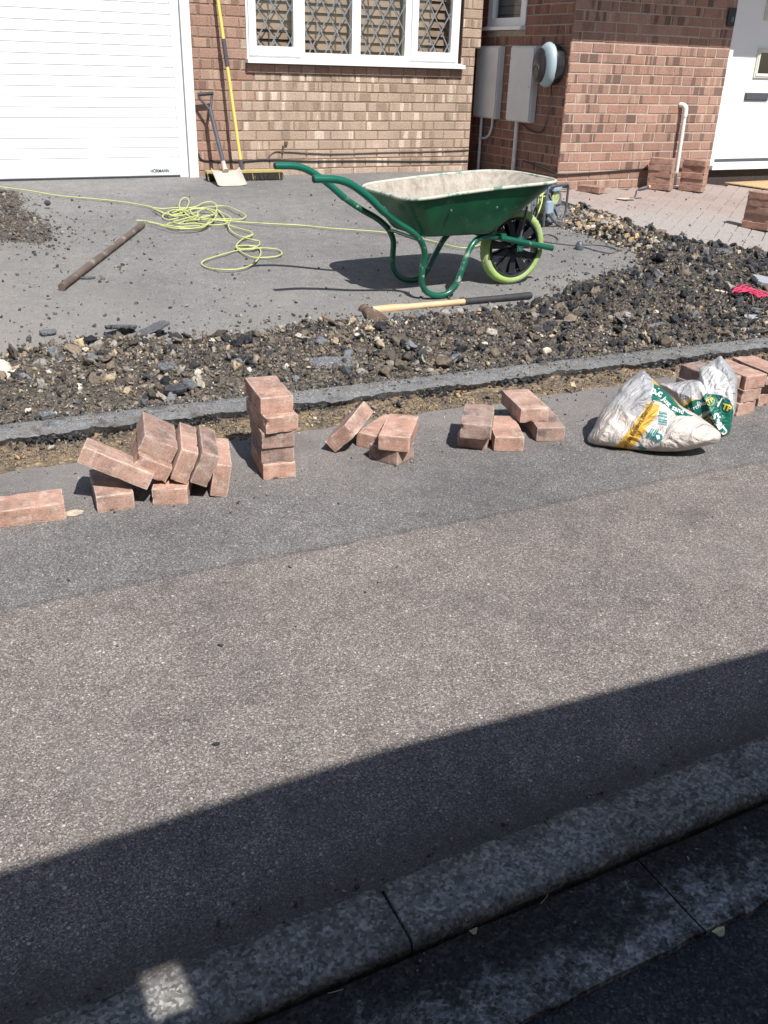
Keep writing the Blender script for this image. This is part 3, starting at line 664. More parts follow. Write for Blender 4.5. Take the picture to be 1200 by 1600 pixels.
# garage door: curved interlocking slats
gd = MB(); pitch = .0700; z0 = .292; GX0, GX1 = -.40, 2.008; GY = 7.53
prof_s = [(0, .004), (.02, .0006), (.10, -.0004), (.35, -.0016), (.6, -.0018), (.85, -.0008), (.92, .0005), (.95, .004), (1., .004)]
zz = z0; k = 0; rows = []
z = .322
bot = [(.286, .0), (.293, -.004), (.34, -.004), (.352, .0)]
for zc, d in bot: rows.append((zc, GY+d))
z = .352
while z < 2.42:
    for t, d in prof_s: rows.append((z+t*pitch, GY+d))
    z += pitch
vs = []; 
for zc, y in rows: vs += [(GX0, y, zc), (GX1, y, zc)]
fs = [(2*i, 2*i+1, 2*i+3, 2*i+2) for i in range(len(rows)-1)]
mi = []
gd.add(vs, fs, 0)
for i in range(len(rows)-1):
    if (rows[i][1] > GY+.0035 and rows[i+1][1] > GY+.0035): gd.m[i] = 1
for i in range(4): gd.m[i] = 0
garage = gd.build('garage_door', [M['garage_white'], M['groove']]); child(garage, house)
b_ = MB(); b_.box((GX0, GY-.006, .262), (GX1, GY+.02, .287)); o = b_.build('rubber_seal', M['rubber']); o.parent = garage
b_ = MB(); b_.box((2.008, 7.515, .255), (2.075, 7.56, 2.45)); b_.box((2.078, 7.485, .250), (2.150, 7.56, 2.45)); b_.box((2.0755, 7.50, .255), (2.0775, 7.56, 2.45), 1)
b_.box((-.5, 7.485, .25), (-.402, 7.56, 2.45)); b_.box((-.5, 7.485, 2.42), (2.15, 7.50, 2.56))
o = b_.build('frame', [M['white_upvc'], M['groove']], bevel=.003); o.parent = garage
b_ = MB(); b_.box((GX0, 7.44, .235), (2.15, 7.56, .262+.004)); o = b_.build('threshold', M['slab_pale']); child(o, house)

# ------------------------------------------------------------------ lettering
def text_mesh(txt, bold=0.):
    cu = bpy.data.curves.new('t', 'FONT'); cu.body = txt; cu.resolution_u = 3; cu.offset = bold; cu.align_x = 'CENTER'; cu.align_y = 'CENTER'
    ob = bpy.data.objects.new('t', cu); COL.objects.link(ob); dg = bpy.context.evaluated_depsgraph_get(); dg.update()
    me = bpy.data.meshes.new_from_object(ob.evaluated_get(dg)); V = [tuple(v.co) for v in me.vertices]; Fc = [tuple(p.vertices) for p in me.polygons]
    bpy.data.objects.remove(ob); return V, Fc
V, Fc = text_mesh('HÖRMANN', .03); b_ = MB(); xs_ = [v[0] for v in V]; w = max(xs_)-min(xs_)
b_.add([(1.850+v[0]*.146/w, GY-.0062, .3215+v[1]*.034) for v in V], Fc); o = b_.build('lettering', M['black_ink']); o.parent = garage

# ------------------------------------------------------------------ main window
win = MB(); FY = 7.485
def frm(mb, x0, x1, z0, z1, w, y0, y1, mi=0):
    ws = w if hasattr(w, '__len__') else (w,)*4  # left right bottom top
    mb.box((x0, y0, z0), (x0+ws[0], y1, z1), mi); mb.box((x1-ws[1], y0, z0), (x1, y1, z1), mi)
    mb.box((x0+ws[0], y0+.0005, z0), (x1-ws[1], y1, z0+ws[2]), mi); mb.box((x0+ws[0], y0+.0005, z1-ws[3]), (x1-ws[1], y1, z1), mi)
window = empty('window'); window.name = 'window'
b_ = MB(); frm(b_, 2.587, 4.482, 1.137, 2.19, (.045, .05, .045, .05), 7.500, 7.56)
b_.box((3.03, 7.501, 1.18), (3.072, 7.56, 2.15)); b_.box((3.480, 7.501, 1.18), (3.557, 7.56, 2.15)); b_.box((3.963, 7.501, 1.18), (4.022, 7.56, 2.15))
window = b_.build('window', M['white_upvc'], bevel=.004); child(window, house)
for x0, x1 in ((2.603, 3.036), (4.016, 4.462)):
    s_ = MB(); frm(s_, x0, x1, 1.153, 2.17, (.06, .068, .066, .06), 7.482, 7.53); o = s_.build('sash', M['white_upvc'], bevel=.006); o.parent = window
b_ = MB(); b_.box((2.572, 7.435, 1.098), (4.524, 7.52, 1.128)); b_.box((2.58, 7.475, 1.128), (4.512, 7.52, 1.137)); o = b_.build('sill', M['white_upvc'], bevel=.004); o.parent = window
panes = [(2.66, 2.968, 1.217), (3.072, 3.480, 1.182), (3.557, 3.963, 1.182), (4.082, 4.394, 1.217)]
for x0, x1, zb in panes:
    fr = MB(); o = MB(); o.add([(x0, 7.512, zb), (x1, 7.512, zb), (x1, 7.512, 2.12), (x0, 7.512, 2.12)], [(0, 1, 2, 3)]); po = o.build('pane', M['glass']); po.parent = window
    lm = MB(); sp_ = .137; slope = 1.62; w = .0055; xc = (x0+x1)/2; H_ = 2.12-zb
    for sgn in (1, -1):
        k = -12
        while k < 14:
            xa = xc+k*sp_-sgn*.0; # line through (xa, zb)
            pts = []
            # param along z; clip in x
            za, zb2 = zb, 2.12
            X = lambda z_: xa+sgn*(z_-zb-.05)/slope
            z_lo, z_hi = zb, 2.12
            if sgn > 0: z_lo = max(z_lo, zb+.05+(x0-xa)*slope); z_hi = min(z_hi, zb+.05+(x1-xa)*slope)
            else: z_lo = max(z_lo, zb+.05+(xa-x1)*slope); z_hi = min(z_hi, zb+.05+(xa-x0)*slope)
            k += 1
            if z_hi-z_lo < .01: continue
            y = 7.507+(.0005 if sgn > 0 else 0)
            lm.add([(X(z_lo)-w, y, z_lo), (X(z_lo)+w, y, z_lo), (X(z_hi)+w, y, z_hi), (X(z_hi)-w, y, z_hi), (X(z_lo)-w, y+.004, z_lo), (X(z_lo)+w, y+.004, z_lo), (X(z_hi)+w, y+.004, z_hi), (X(z_hi)-w, y+.004, z_hi)], [(0, 1, 2, 3), (4, 0, 3, 7), (1, 5, 6, 2)])
    lo_ = lm.build('lead_lattice', M['lead']); lo_.parent = window
b_ = MB(); z = 1.14
while z < 2.2:   # blind slats
    for x0, x1 in ((2.60, 3.03), (3.075, 3.48), (3.56, 3.955), (4.03, 4.44)):
        b_.add([(x0, 7.590, z), (x1, 7.590, z), (x1, 7.612, z+.058), (x0, 7.612, z+.058)], [(0, 1, 2, 3)])
    z += .066
for x in (2.80, 3.2, 3.37, 3.66, 3.86, 4.24): b_.box((x, 7.585, 1.12), (x+.006, 7.588, 2.2), 1)
o = b_.build('blind', [M['blind'], M['dark_metal']]); o.parent = window
b_ = MB(); b_.box((2.5, 7.72, 1.0), (4.6, 9.5, 2.4)); b_.m = [0]*6
o = MB(); o.add([(2.5, 7.72, 1.05), (4.6, 7.72, 1.05), (4.6, 7.72, 2.3), (2.5, 7.72, 2.3)], [(0, 1, 2, 3)]); o = o.build('room_backing', M['dark_room']); o.parent = window

# kitchen window in the side wall
b_ = MB(); KX = 4.83
def frmX(mb, y0, y1, z0, z1, ws, x0, x1, mi=0):
    mb.box((x0, y0, z0), (x1, y0+ws[0], z1), mi); mb.box((x0, y1-ws[1], z0), (x1, y1, z1), mi)
    mb.box((x0+.0005, y0+ws[0], z0), (x1, y1-ws[1], z0+ws[2]), mi); mb.box((x0+.0005, y0+ws[0], z1-ws[3]), (x1, y1-ws[1], z1), mi)
frmX(b_, 7.045, 7.615, 1.437, 2.295, (.075, .075, .06, .06), KX-.004, KX+.05)
kw = b_.build('window', M['white_upvc'], bevel=.004); child(kw, house)
b_ = MB(); b_.box((KX-.055, 7.03, 1.404), (KX+.03, 7.66, 1.428)); b_.box((KX-.02, 7.05, 1.428), (KX+.03, 7.62, 1.437)); o = b_.build('sill', M['white_upvc'], bevel=.003); o.parent = kw
b_ = MB(); b_.add([(KX+.03, 7.12, 1.49), (KX+.03, 7.54, 1.49), (KX+.03, 7.54, 2.24), (KX+.03, 7.12, 2.24)], [(3, 2, 1, 0)]); o = b_.build('pane', M['glass']); o.parent = kw
b_ = MB(); z = 1.46
while z < 2.3: b_.add([(KX+.075, 7.1, z), (KX+.075, 7.56, z), (KX+.082, 7.56, z+.062), (KX+.082, 7.1, z+.062)], [(3, 2, 1, 0)]); z += .066
o = b_.build('blind', M['blindgrey']); o.parent = kw
o = MB(); o.add([(KX+.12, 7.0, 1.35), (KX+.12, 7.7, 1.35), (KX+.12, 7.7, 2.4), (KX+.12, 7.0, 2.4)], [(3, 2, 1, 0)]); o = o.build('room_backing', M['dark_room']); o.parent = kw

# front door
b_ = MB(); b_.box((6.552, 6.455, .435), (7.44, 6.50, 2.38)); door = b_.build('front_door', M['white_upvc'], bevel=.003); child(door, house)
b_ = MB(); b_.box((6.492, 6.415, .36), (6.552, 6.52, 2.45)); b_.box((7.44, 6.415, .36), (7.50, 6.52, 2.45)); b_.box((6.552, 6.416, 2.38), (7.44, 6.52, 2.45)); b_.box((6.505, 6.375, .352), (7.52, 6.52, .392))
o = b_.build('door_frame', M['white_upvc'], bevel=.004); o.parent = door
b_ = MB(); b_.box((6.556, 6.425, .396), (7.437, 6.46, .412), 0); b_.box((6.556, 6.435, .416), (7.437, 6.46, .431), 1); o = b_.build('threshold_strip', [M['pipe_grey'], M['dark_metal']]); o.parent = door
b_ = MB(); b_.box((6.815, 6.443, .918), (7.10, 6.454, .982)); b_.box((6.825, 6.438, .926), (7.09, 6.443, .974)); o = b_.build('letterbox', M['dark_metal'], bevel=.002); o.parent = door
for zc in (1.10, 1.545):
    b_ = MB(); x0, x1, za, zb = 6.872, 7.13, zc, zc+.235
    frm(b_, x0, x1, za, zb, .036, 6.440, 6.456); frm(b_, x0+.012, x1-.012, za+.012, zb-.012, .018, 6.434, 6.441); o = b_.build('door_window', M['cream_frame'], bevel=.003); o.parent = door
    b_ = MB(); b_.add([(x0+.03, 6.452, za+.03), (x1-.03, 6.452, za+.03), (x1-.03, 6.452, zb-.03), (x0+.03, 6.452, zb-.03)], [(0, 1, 2, 3)]); b_.add([(x0+.03, 6.4535, za+.03), (x1-.03, 6.4535, za+.03), (x1-.03, 6.4535, zb-.03), (x0+.03, 6.4535, zb-.03)], [(0, 1, 2, 3)], 1)
    q = b_.build('pane', [M['glass_dark'], M['dark_room']]); q.parent = o
b_ = MB(); b_.tube([(7.38, 6.455, 1.32), (7.38, 6.405, 1.32), (7.29, 6.405, 1.32)], .009); b_.box((7.36, 6.448, 1.2), (7.40, 6.455, 1.42)); o = b_.build('handle', M['dark_metal']); o.parent = door

# house number plaque
t = empty('number_plaque', (6.43, 6.392, 1.55)); tag(t, 'black house number plaque on the brickwork beside the white front door', 'plaque')
b_ = MB(); b_.box((-.042, -.012, -.067), (.042, -.002, .067)); b_.build('plate', M['plaque'], t, bevel=.002)
V, Fc = text_mesh('8', .01); b_ = MB(); b_.add([(.012+v[0]*.055, -.0125, -.02+v[1]*.055) for v in V], Fc); b_.build('numeral', M['plaque_ink'], t)

# ------------------------------------------------------------------ meter cabinets, charger, pipes and cables
def cabinet(y0, y1, label, lock_side, xf=4.762):
    z0, z1 = .714, 1.283
    t = empty('meter_cabinet', (4.83, (y0+y1)/2, z0)); tag(t, label, 'meter cabinet', 'meter cabinets on the side wall')
    cyy = (y0+y1)/2; h = (y1-y0)/2; d = 4.83-xf
    b_ = MB(); b_.box((-d+.012, -h, 0), (-.001, h, z1-z0)); b_.build('cabinet_body', M['meter_plastic'], t, bevel=.004)
    b_ = MB(); b_.box((-d, -h+.006, .010), (-d+.011, h-.006, z1-z0-.012)); dr = b_.build('door', M['meter_plastic'], t, bevel=.003)
    b_ = MB(); yy = (h-.03 if lock_side < 0 else -h+.035)
    b_.lathe([(0, -.003), (.006, -.003), (.007, .002)], 10, Matrix.Translation((-d, yy, .27)) @ Matrix.Rotation(-math.pi/2, 4, 'Y')); b_.build('lock', M['dark_metal'], dr)
    return t
c1 = cabinet(7.305, 7.655, 'grey meter cabinet nearest the leaded window, with a branched pipe below', -1)
c2 = cabinet(6.785, 7.125, 'grey meter cabinet directly beside the round car charger', 1)
def rel(t, pts): return [Vector(p)-Vector(t.location) for p in pts]
b_ = MB(); b_.tube(rel(c1, [(4.800, 7.56, .716), (4.800, 7.56, .2)]), .0135, 12)
b_.tube(rel(c1, catmull([(4.800, 7.56, .545), (4.800, 7.49, .545), (4.800, 7.42, .575), (4.800, 7.385, .64), (4.800, 7.38, .716)], 6)), .010, 10); b_.build('conduit', M['pipe_grey'], c1, autosm=1.)
b_ = MB(); b_.tube(rel(c2, [(4.798, 6.995, .716), (4.798, 6.995, .2)]), .017, 12); b_.build('conduit', M['pipe_grey'], c2, autosm=1.)
# car charger
ev = empty('car_charger', (4.83, 6.555, 1.150)); tag(ev, 'round car charger with black face and pale blue ring on the side wall', 'charger')
RX = Matrix.Rotation(-math.pi/2, 4, 'Y')  # local z -> -x
def ell(ry, rz): return Matrix.Diagonal((1, ry, rz, 1))
b_ = MB(); b_.lathe([(0, .001), (.12, .001), (.150, .02), (.154, .085), (.148, .112), (.11, .115)], 40, ell(.93, 1.0) @ RX); b_.build('back_body', M['charger_black'], ev, autosm=.8)
b_ = MB(); b_.lathe([(.10, .085), (.150, .092), (.158, .108), (.155, .128), (.146, .148), (.134, .160), (.11, .170), (.06, .176), (0, .178)], 48, ell(.84, 1.06) @ RX); b_.build('ring', M['charger_blue'], ev, autosm=.9)
b_ = MB(); b_.lathe([(.124, .145), (.122, .185), (.09, .200), (.05, .206), (0, .207)], 48, Matrix.Translation((0, .042, -.006)) @ ell(.80, 1.04) @ RX)
ev.scale = (.80, .90, .97)
fc = b_.build('face_cover', M['charger_black'], ev, autosm=.8)
b_ = MB(); b_.tube([(-.209, y*.8+.045, z) for y, z in [(.055*math.cos(a), -.055+.055*math.sin(a)) for a in np.linspace(.2, 3.0, 14)]], .003, 6); b_.lathe([(.052, 0), (.05, .008), (0, .010)], 24, Matrix.Translation((-.200, .05, -.062)) @ ell(.6, 1) @ RX); b_.build('plug_socket', M['charger_line'], fc, autosm=.8)
b_ = MB(); b_.tube(catmull([(4.80, 6.56, 1.0), (4.812, 6.57, .93), (4.812, 6.58, .80), (4.812, 6.62, .68), (4.812, 6.70, .645), (4.812, 6.85, .665), (4.812, 6.93, .70)], 8), .006, 8)
o = b_.build('charger_cable', M['cable_black']); tag(o, 'black cable curving down from the round car charger', 'cable')
# cables clipped along the walls
def wire(name, pts, r, m, label, k=10):
    b_ = MB(); b_.tube(catmull(pts, k), r, 6); o = b_.build(name, m); tag(o, label, 'cable'); return o
wy = 7.492
wire('wall_cable', [(2.155, wy, .45), (2.18, wy, .405), (2.26, wy, .392), (2.5, wy, .385), (2.72, wy, .392), (3.1, wy, .378), (3.55, wy, .372), (4.1, wy, .36), (4.645, wy, .355)], .006, M['cable_black'], 'black cable clipped low along the wall below the leaded window')
wire('wall_cable', [(2.73, wy, .395), (2.755, wy, .43), (2.80, wy, .455), (2.9, wy, .452), (3.3, wy, .432), (3.9, wy, .438), (4.3, wy, .44), (4.645, wy, .448)], .0045, M['rustpipe'], 'thin brown cable rising above the black cable below the leaded window')
wire('wall_cable', [(4.815, 6.87, .41), (4.815, 6.75, .40), (4.815, 6.6, .385), (4.815, 6.42, .36), (4.826, 6.39, .352), (4.95, 6.388, .35), (5.3, 6.388, .36), (5.7, 6.388, .375), (6.05, 6.388, .372), (6.49, 6.388, .352)], .007, M['cable_black'], 'black cable low on the porch wall behind the stacked bricks')
b_ = MB(); b_.box((2.88, 7.482, .505), (2.905, 7.499, .53)); b_.box((2.86, 7.485, .49), (2.88, 7.499, .5))
b_.tube([(2.87, 7.49, .49), (2.86, 7.485, .43)], .004, 6); o = b_.build('cable_clip', M['rustpipe']); tag(o, 'small rusty bracket on the brick wall above the cables', 'bracket')
# waste pipe
wp = empty('waste_pipe', (6.062, 6.345, .235)); tag(wp, 'white waste pipe bending out of the porch wall', 'pipe')
b_ = MB(); b_.tube(rel(wp, [(6.062, 6.345, .24), (6.055, 6.348, .80)]), .0165, 14); b_.build('pipe', M['pipe_white'], wp, autosm=1.)
b_ = MB(); b_.tube(rel(wp, [(6.055, 6.348, .79), (6.055, 6.348, .825)]+catmull([(6.055, 6.348, .825), (6.053, 6.350, .855), (6.045, 6.368, .875), (6.03, 6.40, .88)], 5)), .021, 14); b_.build('elbow', M['pipe_white'], wp, autosm=1.)
b_ = MB(); b_.box((5.98, 6.25, .222), (6.12, 6.39, .234)); o = b_.build('drain_gully', M['pipe_grey'], bevel=.003); tag(o, 'grey drain gully at the foot of the white waste pipe', 'drain')
# door mat
b_ = MB(); A_ = gnd(1130, 276, .034); 
b_.add([(6.67, 6.36, .240), (7.5, 6.38, .242), (7.35, 5.95, .212), (6.93, 5.95, .212), (6.67, 6.36, .248), (7.5, 6.38, .250), (7.35, 5.95, .221), (6.93, 5.95, .221)], [(4, 5, 6, 7), (0, 1, 5, 4), (1, 2, 6, 5), (2, 3, 7, 6), (3, 0, 4, 7)])
o = b_.build('door_mat', M['doormat']); tag(o, 'tan door mat on the block paving below the white front door', 'mat')

# ================================================================== LOOSE PAVING BRICKS
def paver_mesh(i, L_=.2, W_=.1, T_=.05):
    bm = bmesh.new(); bmesh.ops.create_cube(bm, size=1.)
    bmesh.ops.scale(bm, vec=(L_, W_, T_), verts=bm.verts)
    bmesh.ops.bevel(bm, geom=list(bm.edges), offset=.0036, segments=2, affect='EDGES', profile=.6)
    small = set(f.calc_area() < .0012 for f in bm.faces)
    ar = bm.faces.layers.float.new('arris')
    for f in bm.faces: f[ar] = 1. if f.calc_area() < .0012 else 0.
    bmesh.ops.subdivide_edges(bm, edges=[e for e in bm.edges if e.calc_length() > .03], cuts=9, use_grid_fill=True)
    for v in bm.verts:
        p = v.co; r_ = random.Random(i)
        n1 = mnoise.noise(p*60+Vector((i*9, 0, 0))); n2 = mnoise.noise(p*20+Vector((0, i*7, 0)))
        v.co += v.normal*(.0006*n1+.0008*n2)
        cmin = sum([abs(abs(p.x)-L_/2) < .006, abs(abs(p.y)-W_/2) < .006, abs(abs(p.z)-T_/2) < .006])
        if cmin >= 2:
            ch = mnoise.noise(p*38+Vector((0, 0, i*13)))
            if ch > .2: v.co -= v.normal*(ch-.2)*.014
    for f in bm.faces: f.smooth = True
    for e in bm.edges:
        if len(e.link_faces) == 2 and e.calc_face_angle(0) > .6: e.smooth = False
    me = bpy.data.meshes.new('paving_brick'); bm.to_mesh(me); bm.free(); return me
PM = [paver_mesh(i) for i in range(5)]; HALF = paver_mesh(9, .11, .1, .05)
nbr = 0
def brick(pose, label, group, mt='paver', half=False):
    global nbr
    src = HALF if half else PM[nbr % 5]; nbr += 1
    me = src.copy(); me.materials.append(M[mt])
    o = bpy.data.objects.new('paving_brick', me); o.location = pose[:3]; o.rotation_euler = pose[3:]; link(o)
    o.scale = (random.uniform(.985, 1.01), random.uniform(.98, 1.01), 1)
    tag(o, label, 'paving brick', group); return o
G1, G2, G3, G4, G5 = 'loose bricks in the leaning heap', 'bricks stacked in the five-high tower', 'loose bricks between tower and sack', 'bricks behind the sand sack', 'bricks stacked on the porch paving'
brick((.155, 2.389, .0252, 0, 0, 3.053), 'pink brick lying alone at the left edge with a pale mortar patch', 'single bricks on the footpath')
TW = [(0.8845, 2.4543, 0.0252, 0, 0, 1.4221), (0.8874, 2.4622, 0.0754, 0, 0, 1.3814), (0.8833, 2.4545, 0.1256, 0, 0, 1.4209), (0.8826, 2.4463, 0.1758, 0, 0, 1.5300), (0.8860, 2.4768, 0.2260, 0, 0, 1.4659)]
for p, n_ in zip(TW, ('bottom', 'second from bottom', 'middle', 'fourth from bottom', 'top')): brick(p, n_+' brick of the five-high tower standing on the footpath', G2, 'paver_grey' if n_[0] in 'ms' else 'paver')
H1 = [((0.3899, 2.4293, 0.0252, 0, 0, 1.4815), 'flat brick at the lower left of the heap, under the slanting brick', 'paver'),
 ((0.4071, 2.3919, 0.1134, 0.1421, -0.4654, 2.8050), 'brick slanting down to the right at the left end of the heap', 'paver'),
 ((0.5369, 2.4625, 0.1469, 0.5048, 0.0078, 1.3673), 'tilted brick on the very top of the heap', 'paver_grey'),
 ((0.5109, 2.4389, 0.1012, 0.5048, 0.0078, 1.3673), 'tilted brick directly beneath the topmost brick of the heap', 'paver'),
 ((0.5976, 2.4102, 0.1086, 1.9657, -0.0272, 1.3320), 'reddish striped brick leaning on edge in the middle of the heap', 'paver'),
 ((0.6490, 2.3901, 0.0995, 1.9900, -0.0272, 1.3320), 'dark stained brick leaning on edge beside the reddish striped one', 'paver_grey'),
 ((0.6980, 2.3960, 0.0535, 1.7522, -0.02, 1.3035), 'brick standing on edge at the right end of the heap', 'paver'),
 ((0.5631, 2.4021, 0.0252, 0, 0, 1.1898), 'flat brick under the middle of the heap', 'paver')]
for p, l_, m_ in H1: brick(p, l_, G1, m_)
H2 = [((1.1818, 2.5314, 0.0600, 2.3528, -0.0663, 0.8139), 'brick propped on its long edge, leftmost of the four to the right of the tower', 'paver', False),
 ((1.302, 2.520, .0252, 0, 0, .62), 'small flat brick beside the propped one, mostly hidden by the raised brick', 'paver', False),
 ((1.255, 2.372, .0252, 0, 0, 2.08), 'half brick turned sideways underneath the raised pale topped brick', 'paver_grey', True),
 ((1.2870, 2.3865, .0756, 0, 0, .9288), 'raised pale topped brick lying across the turned half brick', 'paver', False)]
for p, l_, m_, h_ in H2: brick(p, l_, G3, m_, h_)
H3 = [((1.6019, 2.4138, .0252, 0, 0, .8362), 'shaded flat brick under the grey topped brick', 'paver'), ((1.5752, 2.3767, .0756, 0, 0, .9478), 'grey topped brick raised on another at the left of its group', 'paver_grey'),
 ((1.6750, 2.3594, .0252, 0, 0, 1.1437), 'flat brick right up against the grey topped brick', 'paver'), ((1.8099, 2.4471, .0756, 0, 0, 1.3208), 'brick laid across the top at the right of its group', 'paver'),
 ((1.8468, 2.3792, .0252, 0, 0, 1.2216), 'rightmost flat brick, nearest the sand sack on its left', 'paver_grey')]
for p, l_, m_ in H3: brick(p, l_, G3, m_)
H4 = [((2.6383, 2.3223, .0252, 0, 0, 1.6888), 'bottom brick of the pile behind the sand sack', 'paver'), ((2.655, 2.322, .0756, 0, 0, 1.60), 'second brick up in the pile behind the sand sack', 'paver'),
 ((2.6682, 2.3192, .1260, 0, 0, 1.5333), 'top brick with a red chip behind the plastic peak of the sack', 'paver'), ((2.5500, 2.335, .1260, 0, 0, 1.6368), 'top brick showing its dark side just left of the plastic peak', 'paver_grey'),
 ((2.545, 2.34, .0756, 0, 0, 1.62), 'brick hidden under the dark sided brick behind the sack', 'paver'), ((2.530, 2.345, .0252, 0, 0, 1.66), 'lowest brick beneath the dark sided brick behind the sack', 'paver'),
 ((2.7918, 2.3231, .1260, 0, 0, 1.4592), 'top brick at the right edge of the picture behind the sack', 'paver'), ((2.815, 2.37, .0756, 0, 0, 1.5), 'shaded brick under the one at the right edge', 'paver_grey'), ((2.82, 2.365, .0252, 0, 0, 1.48), 'bottom brick of the stack at the right edge behind the sack', 'paver')]
for p, l_, m_ in H4: brick(p, l_, G4, m_)
def stack(cx_, cy_, yaw, n_, names, where, jit=.06, offs=.006):
    sl = math.atan(.27/4.15)
    for i in range(n_):
        z = prof(cy_)+.031+.0253+i*.0502
        brick((cx_+random.uniform(-offs, offs), cy_+random.uniform(-offs, offs), z+.004, 0, 0, yaw+random.uniform(-jit, jit)), names[i]+' brick of '+where, G5, 'paver_porch')
nm5 = ('bottom', 'second from bottom', 'middle', 'fourth from bottom', 'top')
def near_corner_stack(near, left, right, where, W_=.1, L_=.2, **k):
    n_ = np.array(near[:2]); d = np.array(left[:2])-n_; d /= np.linalg.norm(d); e = np.array([d[1], -d[0]])
    if np.dot(e, np.array(right[:2])-n_) < 0: e = -e
    c_ = n_+d*L_/2+e*W_/2; stack(c_[0], c_[1], math.atan2(d[1], d[0]), 5, nm5, where, **k)
near_corner_stack((5.802, 6.13), (5.70, 6.30), (5.924, 6.19), 'the stack left of the white waste pipe')
near_corner_stack((6.062, 6.02), (5.98, 6.19), (6.227, 6.1), 'the stack right of the white waste pipe')
near_corner_stack((5.44, 4.715), (5.395, 4.90), (5.6, 4.75), 'the stack at the right edge of the forecourt', offs=.008)
brick((5.075, 6.245, prof(6.245)+.031+.027, 0.0, 0, 1.95), 'single brick lying flat against the foot of the porch wall', 'single bricks on the porch paving', 'paver_porch')
b_ = MB(); ce = gnd(116, 803); vs = [(ce.x+.026*math.cos(a)*(1+.25*nz(math.cos(a), math.sin(a), 2)), ce.y+.02*math.sin(a)*(1+.3*nz(math.cos(a), math.sin(a), 3, 4)), .0035) for a in np.linspace(0, 6.28, 24)[:-1]]
b_.add(vs, [tuple(range(len(vs)))]); o = b_.build('mortar_stain', M['stain']); tag(o, 'pale mortar smear on the footpath beside the lone pink brick', 'mortar')

# ================================================================== WHEELBARROW
BX, BY, BZ = 2.912, 4.191, prof(4.191)
wb = empty('wheelbarrow', (BX, BY, BZ)); tag(wb, 'green wheelbarrow with a cement-caked tray and pale green tyre standing on the driveway', 'wheelbarrow')
def W2(p): return Vector((p[0]-BX, p[1]-BY, p[2]-BZ))
# frame tubes: near and far
near = [(1.652, 3.95, .658), (1.70, 3.95, .657), (1.77, 3.95, .652), (1.84, 3.95, .628), (1.93, 3.957, .57), (2.017, 3.97, .499), (2.10, 3.985, .445), (2.19, 4.0, .395), (2.248, 4.012, .345), (2.276, 4.022, .285), (2.272, 4.030, .22), (2.272, 4.035, .15), (2.300, 4.04, .098), (2.345, 4.04, .072), (2.398, 4.04, .066), (2.445, 4.04, .080), (2.48, 4.04, .115), (2.505, 4.045, .165), (2.528, 4.05, .22), (2.555, 4.06, .275), (2.59, 4.07, .315), (2.64, 4.085, .333), (2.72, 4.10, .332), (2.80, 4.11, .318), (2.93, 4.12, .290), (3.04, 4.127, .266), (3.135, 4.13, .246)]
far = [(x, 2*4.193-y, z+(.018 if z < .2 else .008)) for x, y, z in near]
for pts, dx in ((near, 0), (far, 0)):
    P_ = catmull(pts, 5); b_ = MB(); b_.tube([W2(p) for p in P_], .0155, 14); fr_ = b_.build('frame_tube', M['green_paint'], wb, autosm=1.)
    b_ = MB(); b_.tube([W2(p) for p in P_[:26]], .0175, 14); b_.build('handle_grip', M['green_clean'], fr_, autosm=1.)
    b_ = MB(); p0 = W2(P_[0]); b_.tube([p0+Vector((-.003, 0, 0)), p0+Vector((.004, 0, 0))], .014, 14); b_.build('end_cap', M['rubber'], fr_)
# cross stays under the tray
b_ = MB(); b_.tube([W2((2.25, 4.01, .350)), W2((2.25, 4.375, .350))], .009, 8); b_.build('cross_bar', M['green_clean'], wb); b_ = MB(); b_.tube([W2((2.66, 4.085, .340)), W2((2.66, 4.30, .340))], .009, 8); b_.build('cross_bar', M['green_clean'], wb); b_ = MB()
b_.box(tuple(W2((2.75, 4.06, .330))), tuple(W2((2.78, 4.32, .350)))); b_.build('cross_bar', M['green_clean'], wb)
for y in (4.118, 4.268):
    b_ = MB(); a, c_ = W2((2.905, y, .285)), W2((2.935, y, .475)); b_.tube([c_, a], .0065, 8); b_.build('brace', M['reel_grey'], wb)
# tray: rim loop -> bottom loop, lofted with rounded corners
def rrect(x0, x1, yl0, yl1, r, zf, n=8):
    """rounded quad: half width yl0 at x0, yl1 at x1"""
    cs = [(x0, -yl0), (x1, -yl1), (x1, yl1), (x0, yl0)]; out = []
    for i in range(4):
        p = Vector((*cs[i], 0)); a = Vector((*cs[i-1], 0)); c = Vector((*cs[(i+1) % 4], 0)); u = (a-p).normalized(); w = (c-p).normalized()
        rr = r[i] if hasattr(r, '__len__') else r; A_ = p+u*rr; C_ = p+w*rr
        for j in range(n+1): t = j/n; q = A_*(1-t)**2+p*2*t*(1-t)+C_*t*t; out.append((q.x, q.y))
        nx = Vector((*cs[(i+1) % 4], 0)); r2 = r[(i+1) % 4] if hasattr(r, '__len__') else r
        B0 = C_; B1 = nx-w*r2
        for j in range(1, 9): t = j/9; q = B0*(1-t)+B1*t; out.append((q.x, q.y))
    return [Vector((x, y, zf(x, y))) for x, y in out]
ZR = lambda x, y: .545+(.075*((x-2.05)/1.0) if x < 2.9 else .0638+(x-2.9)*.04)+.012*math.cos((x-2.5)*3)
rimz = lambda x, y: ZR(x+0, y)
def loop(x0, x1, w0, w1, r, zf): return [Vector((p.x-BX, p.y, p.z-BZ)) for p in rrect(x0, x1, w0, w1, r, zf)]
YC = 4.193-BY
rim = loop(2.115, 3.03, .300, .285, (.13, .20, .20, .13), rimz)
mid = loop(2.175, 2.89, .245, .205, (.10, .14, .14, .10), lambda x, y: .462+.03*(x-2.1))
bot = loop(2.245, 2.705, .180, .145, (.07, .06, .06, .07), lambda x, y: .372-.02*(x-2.25))
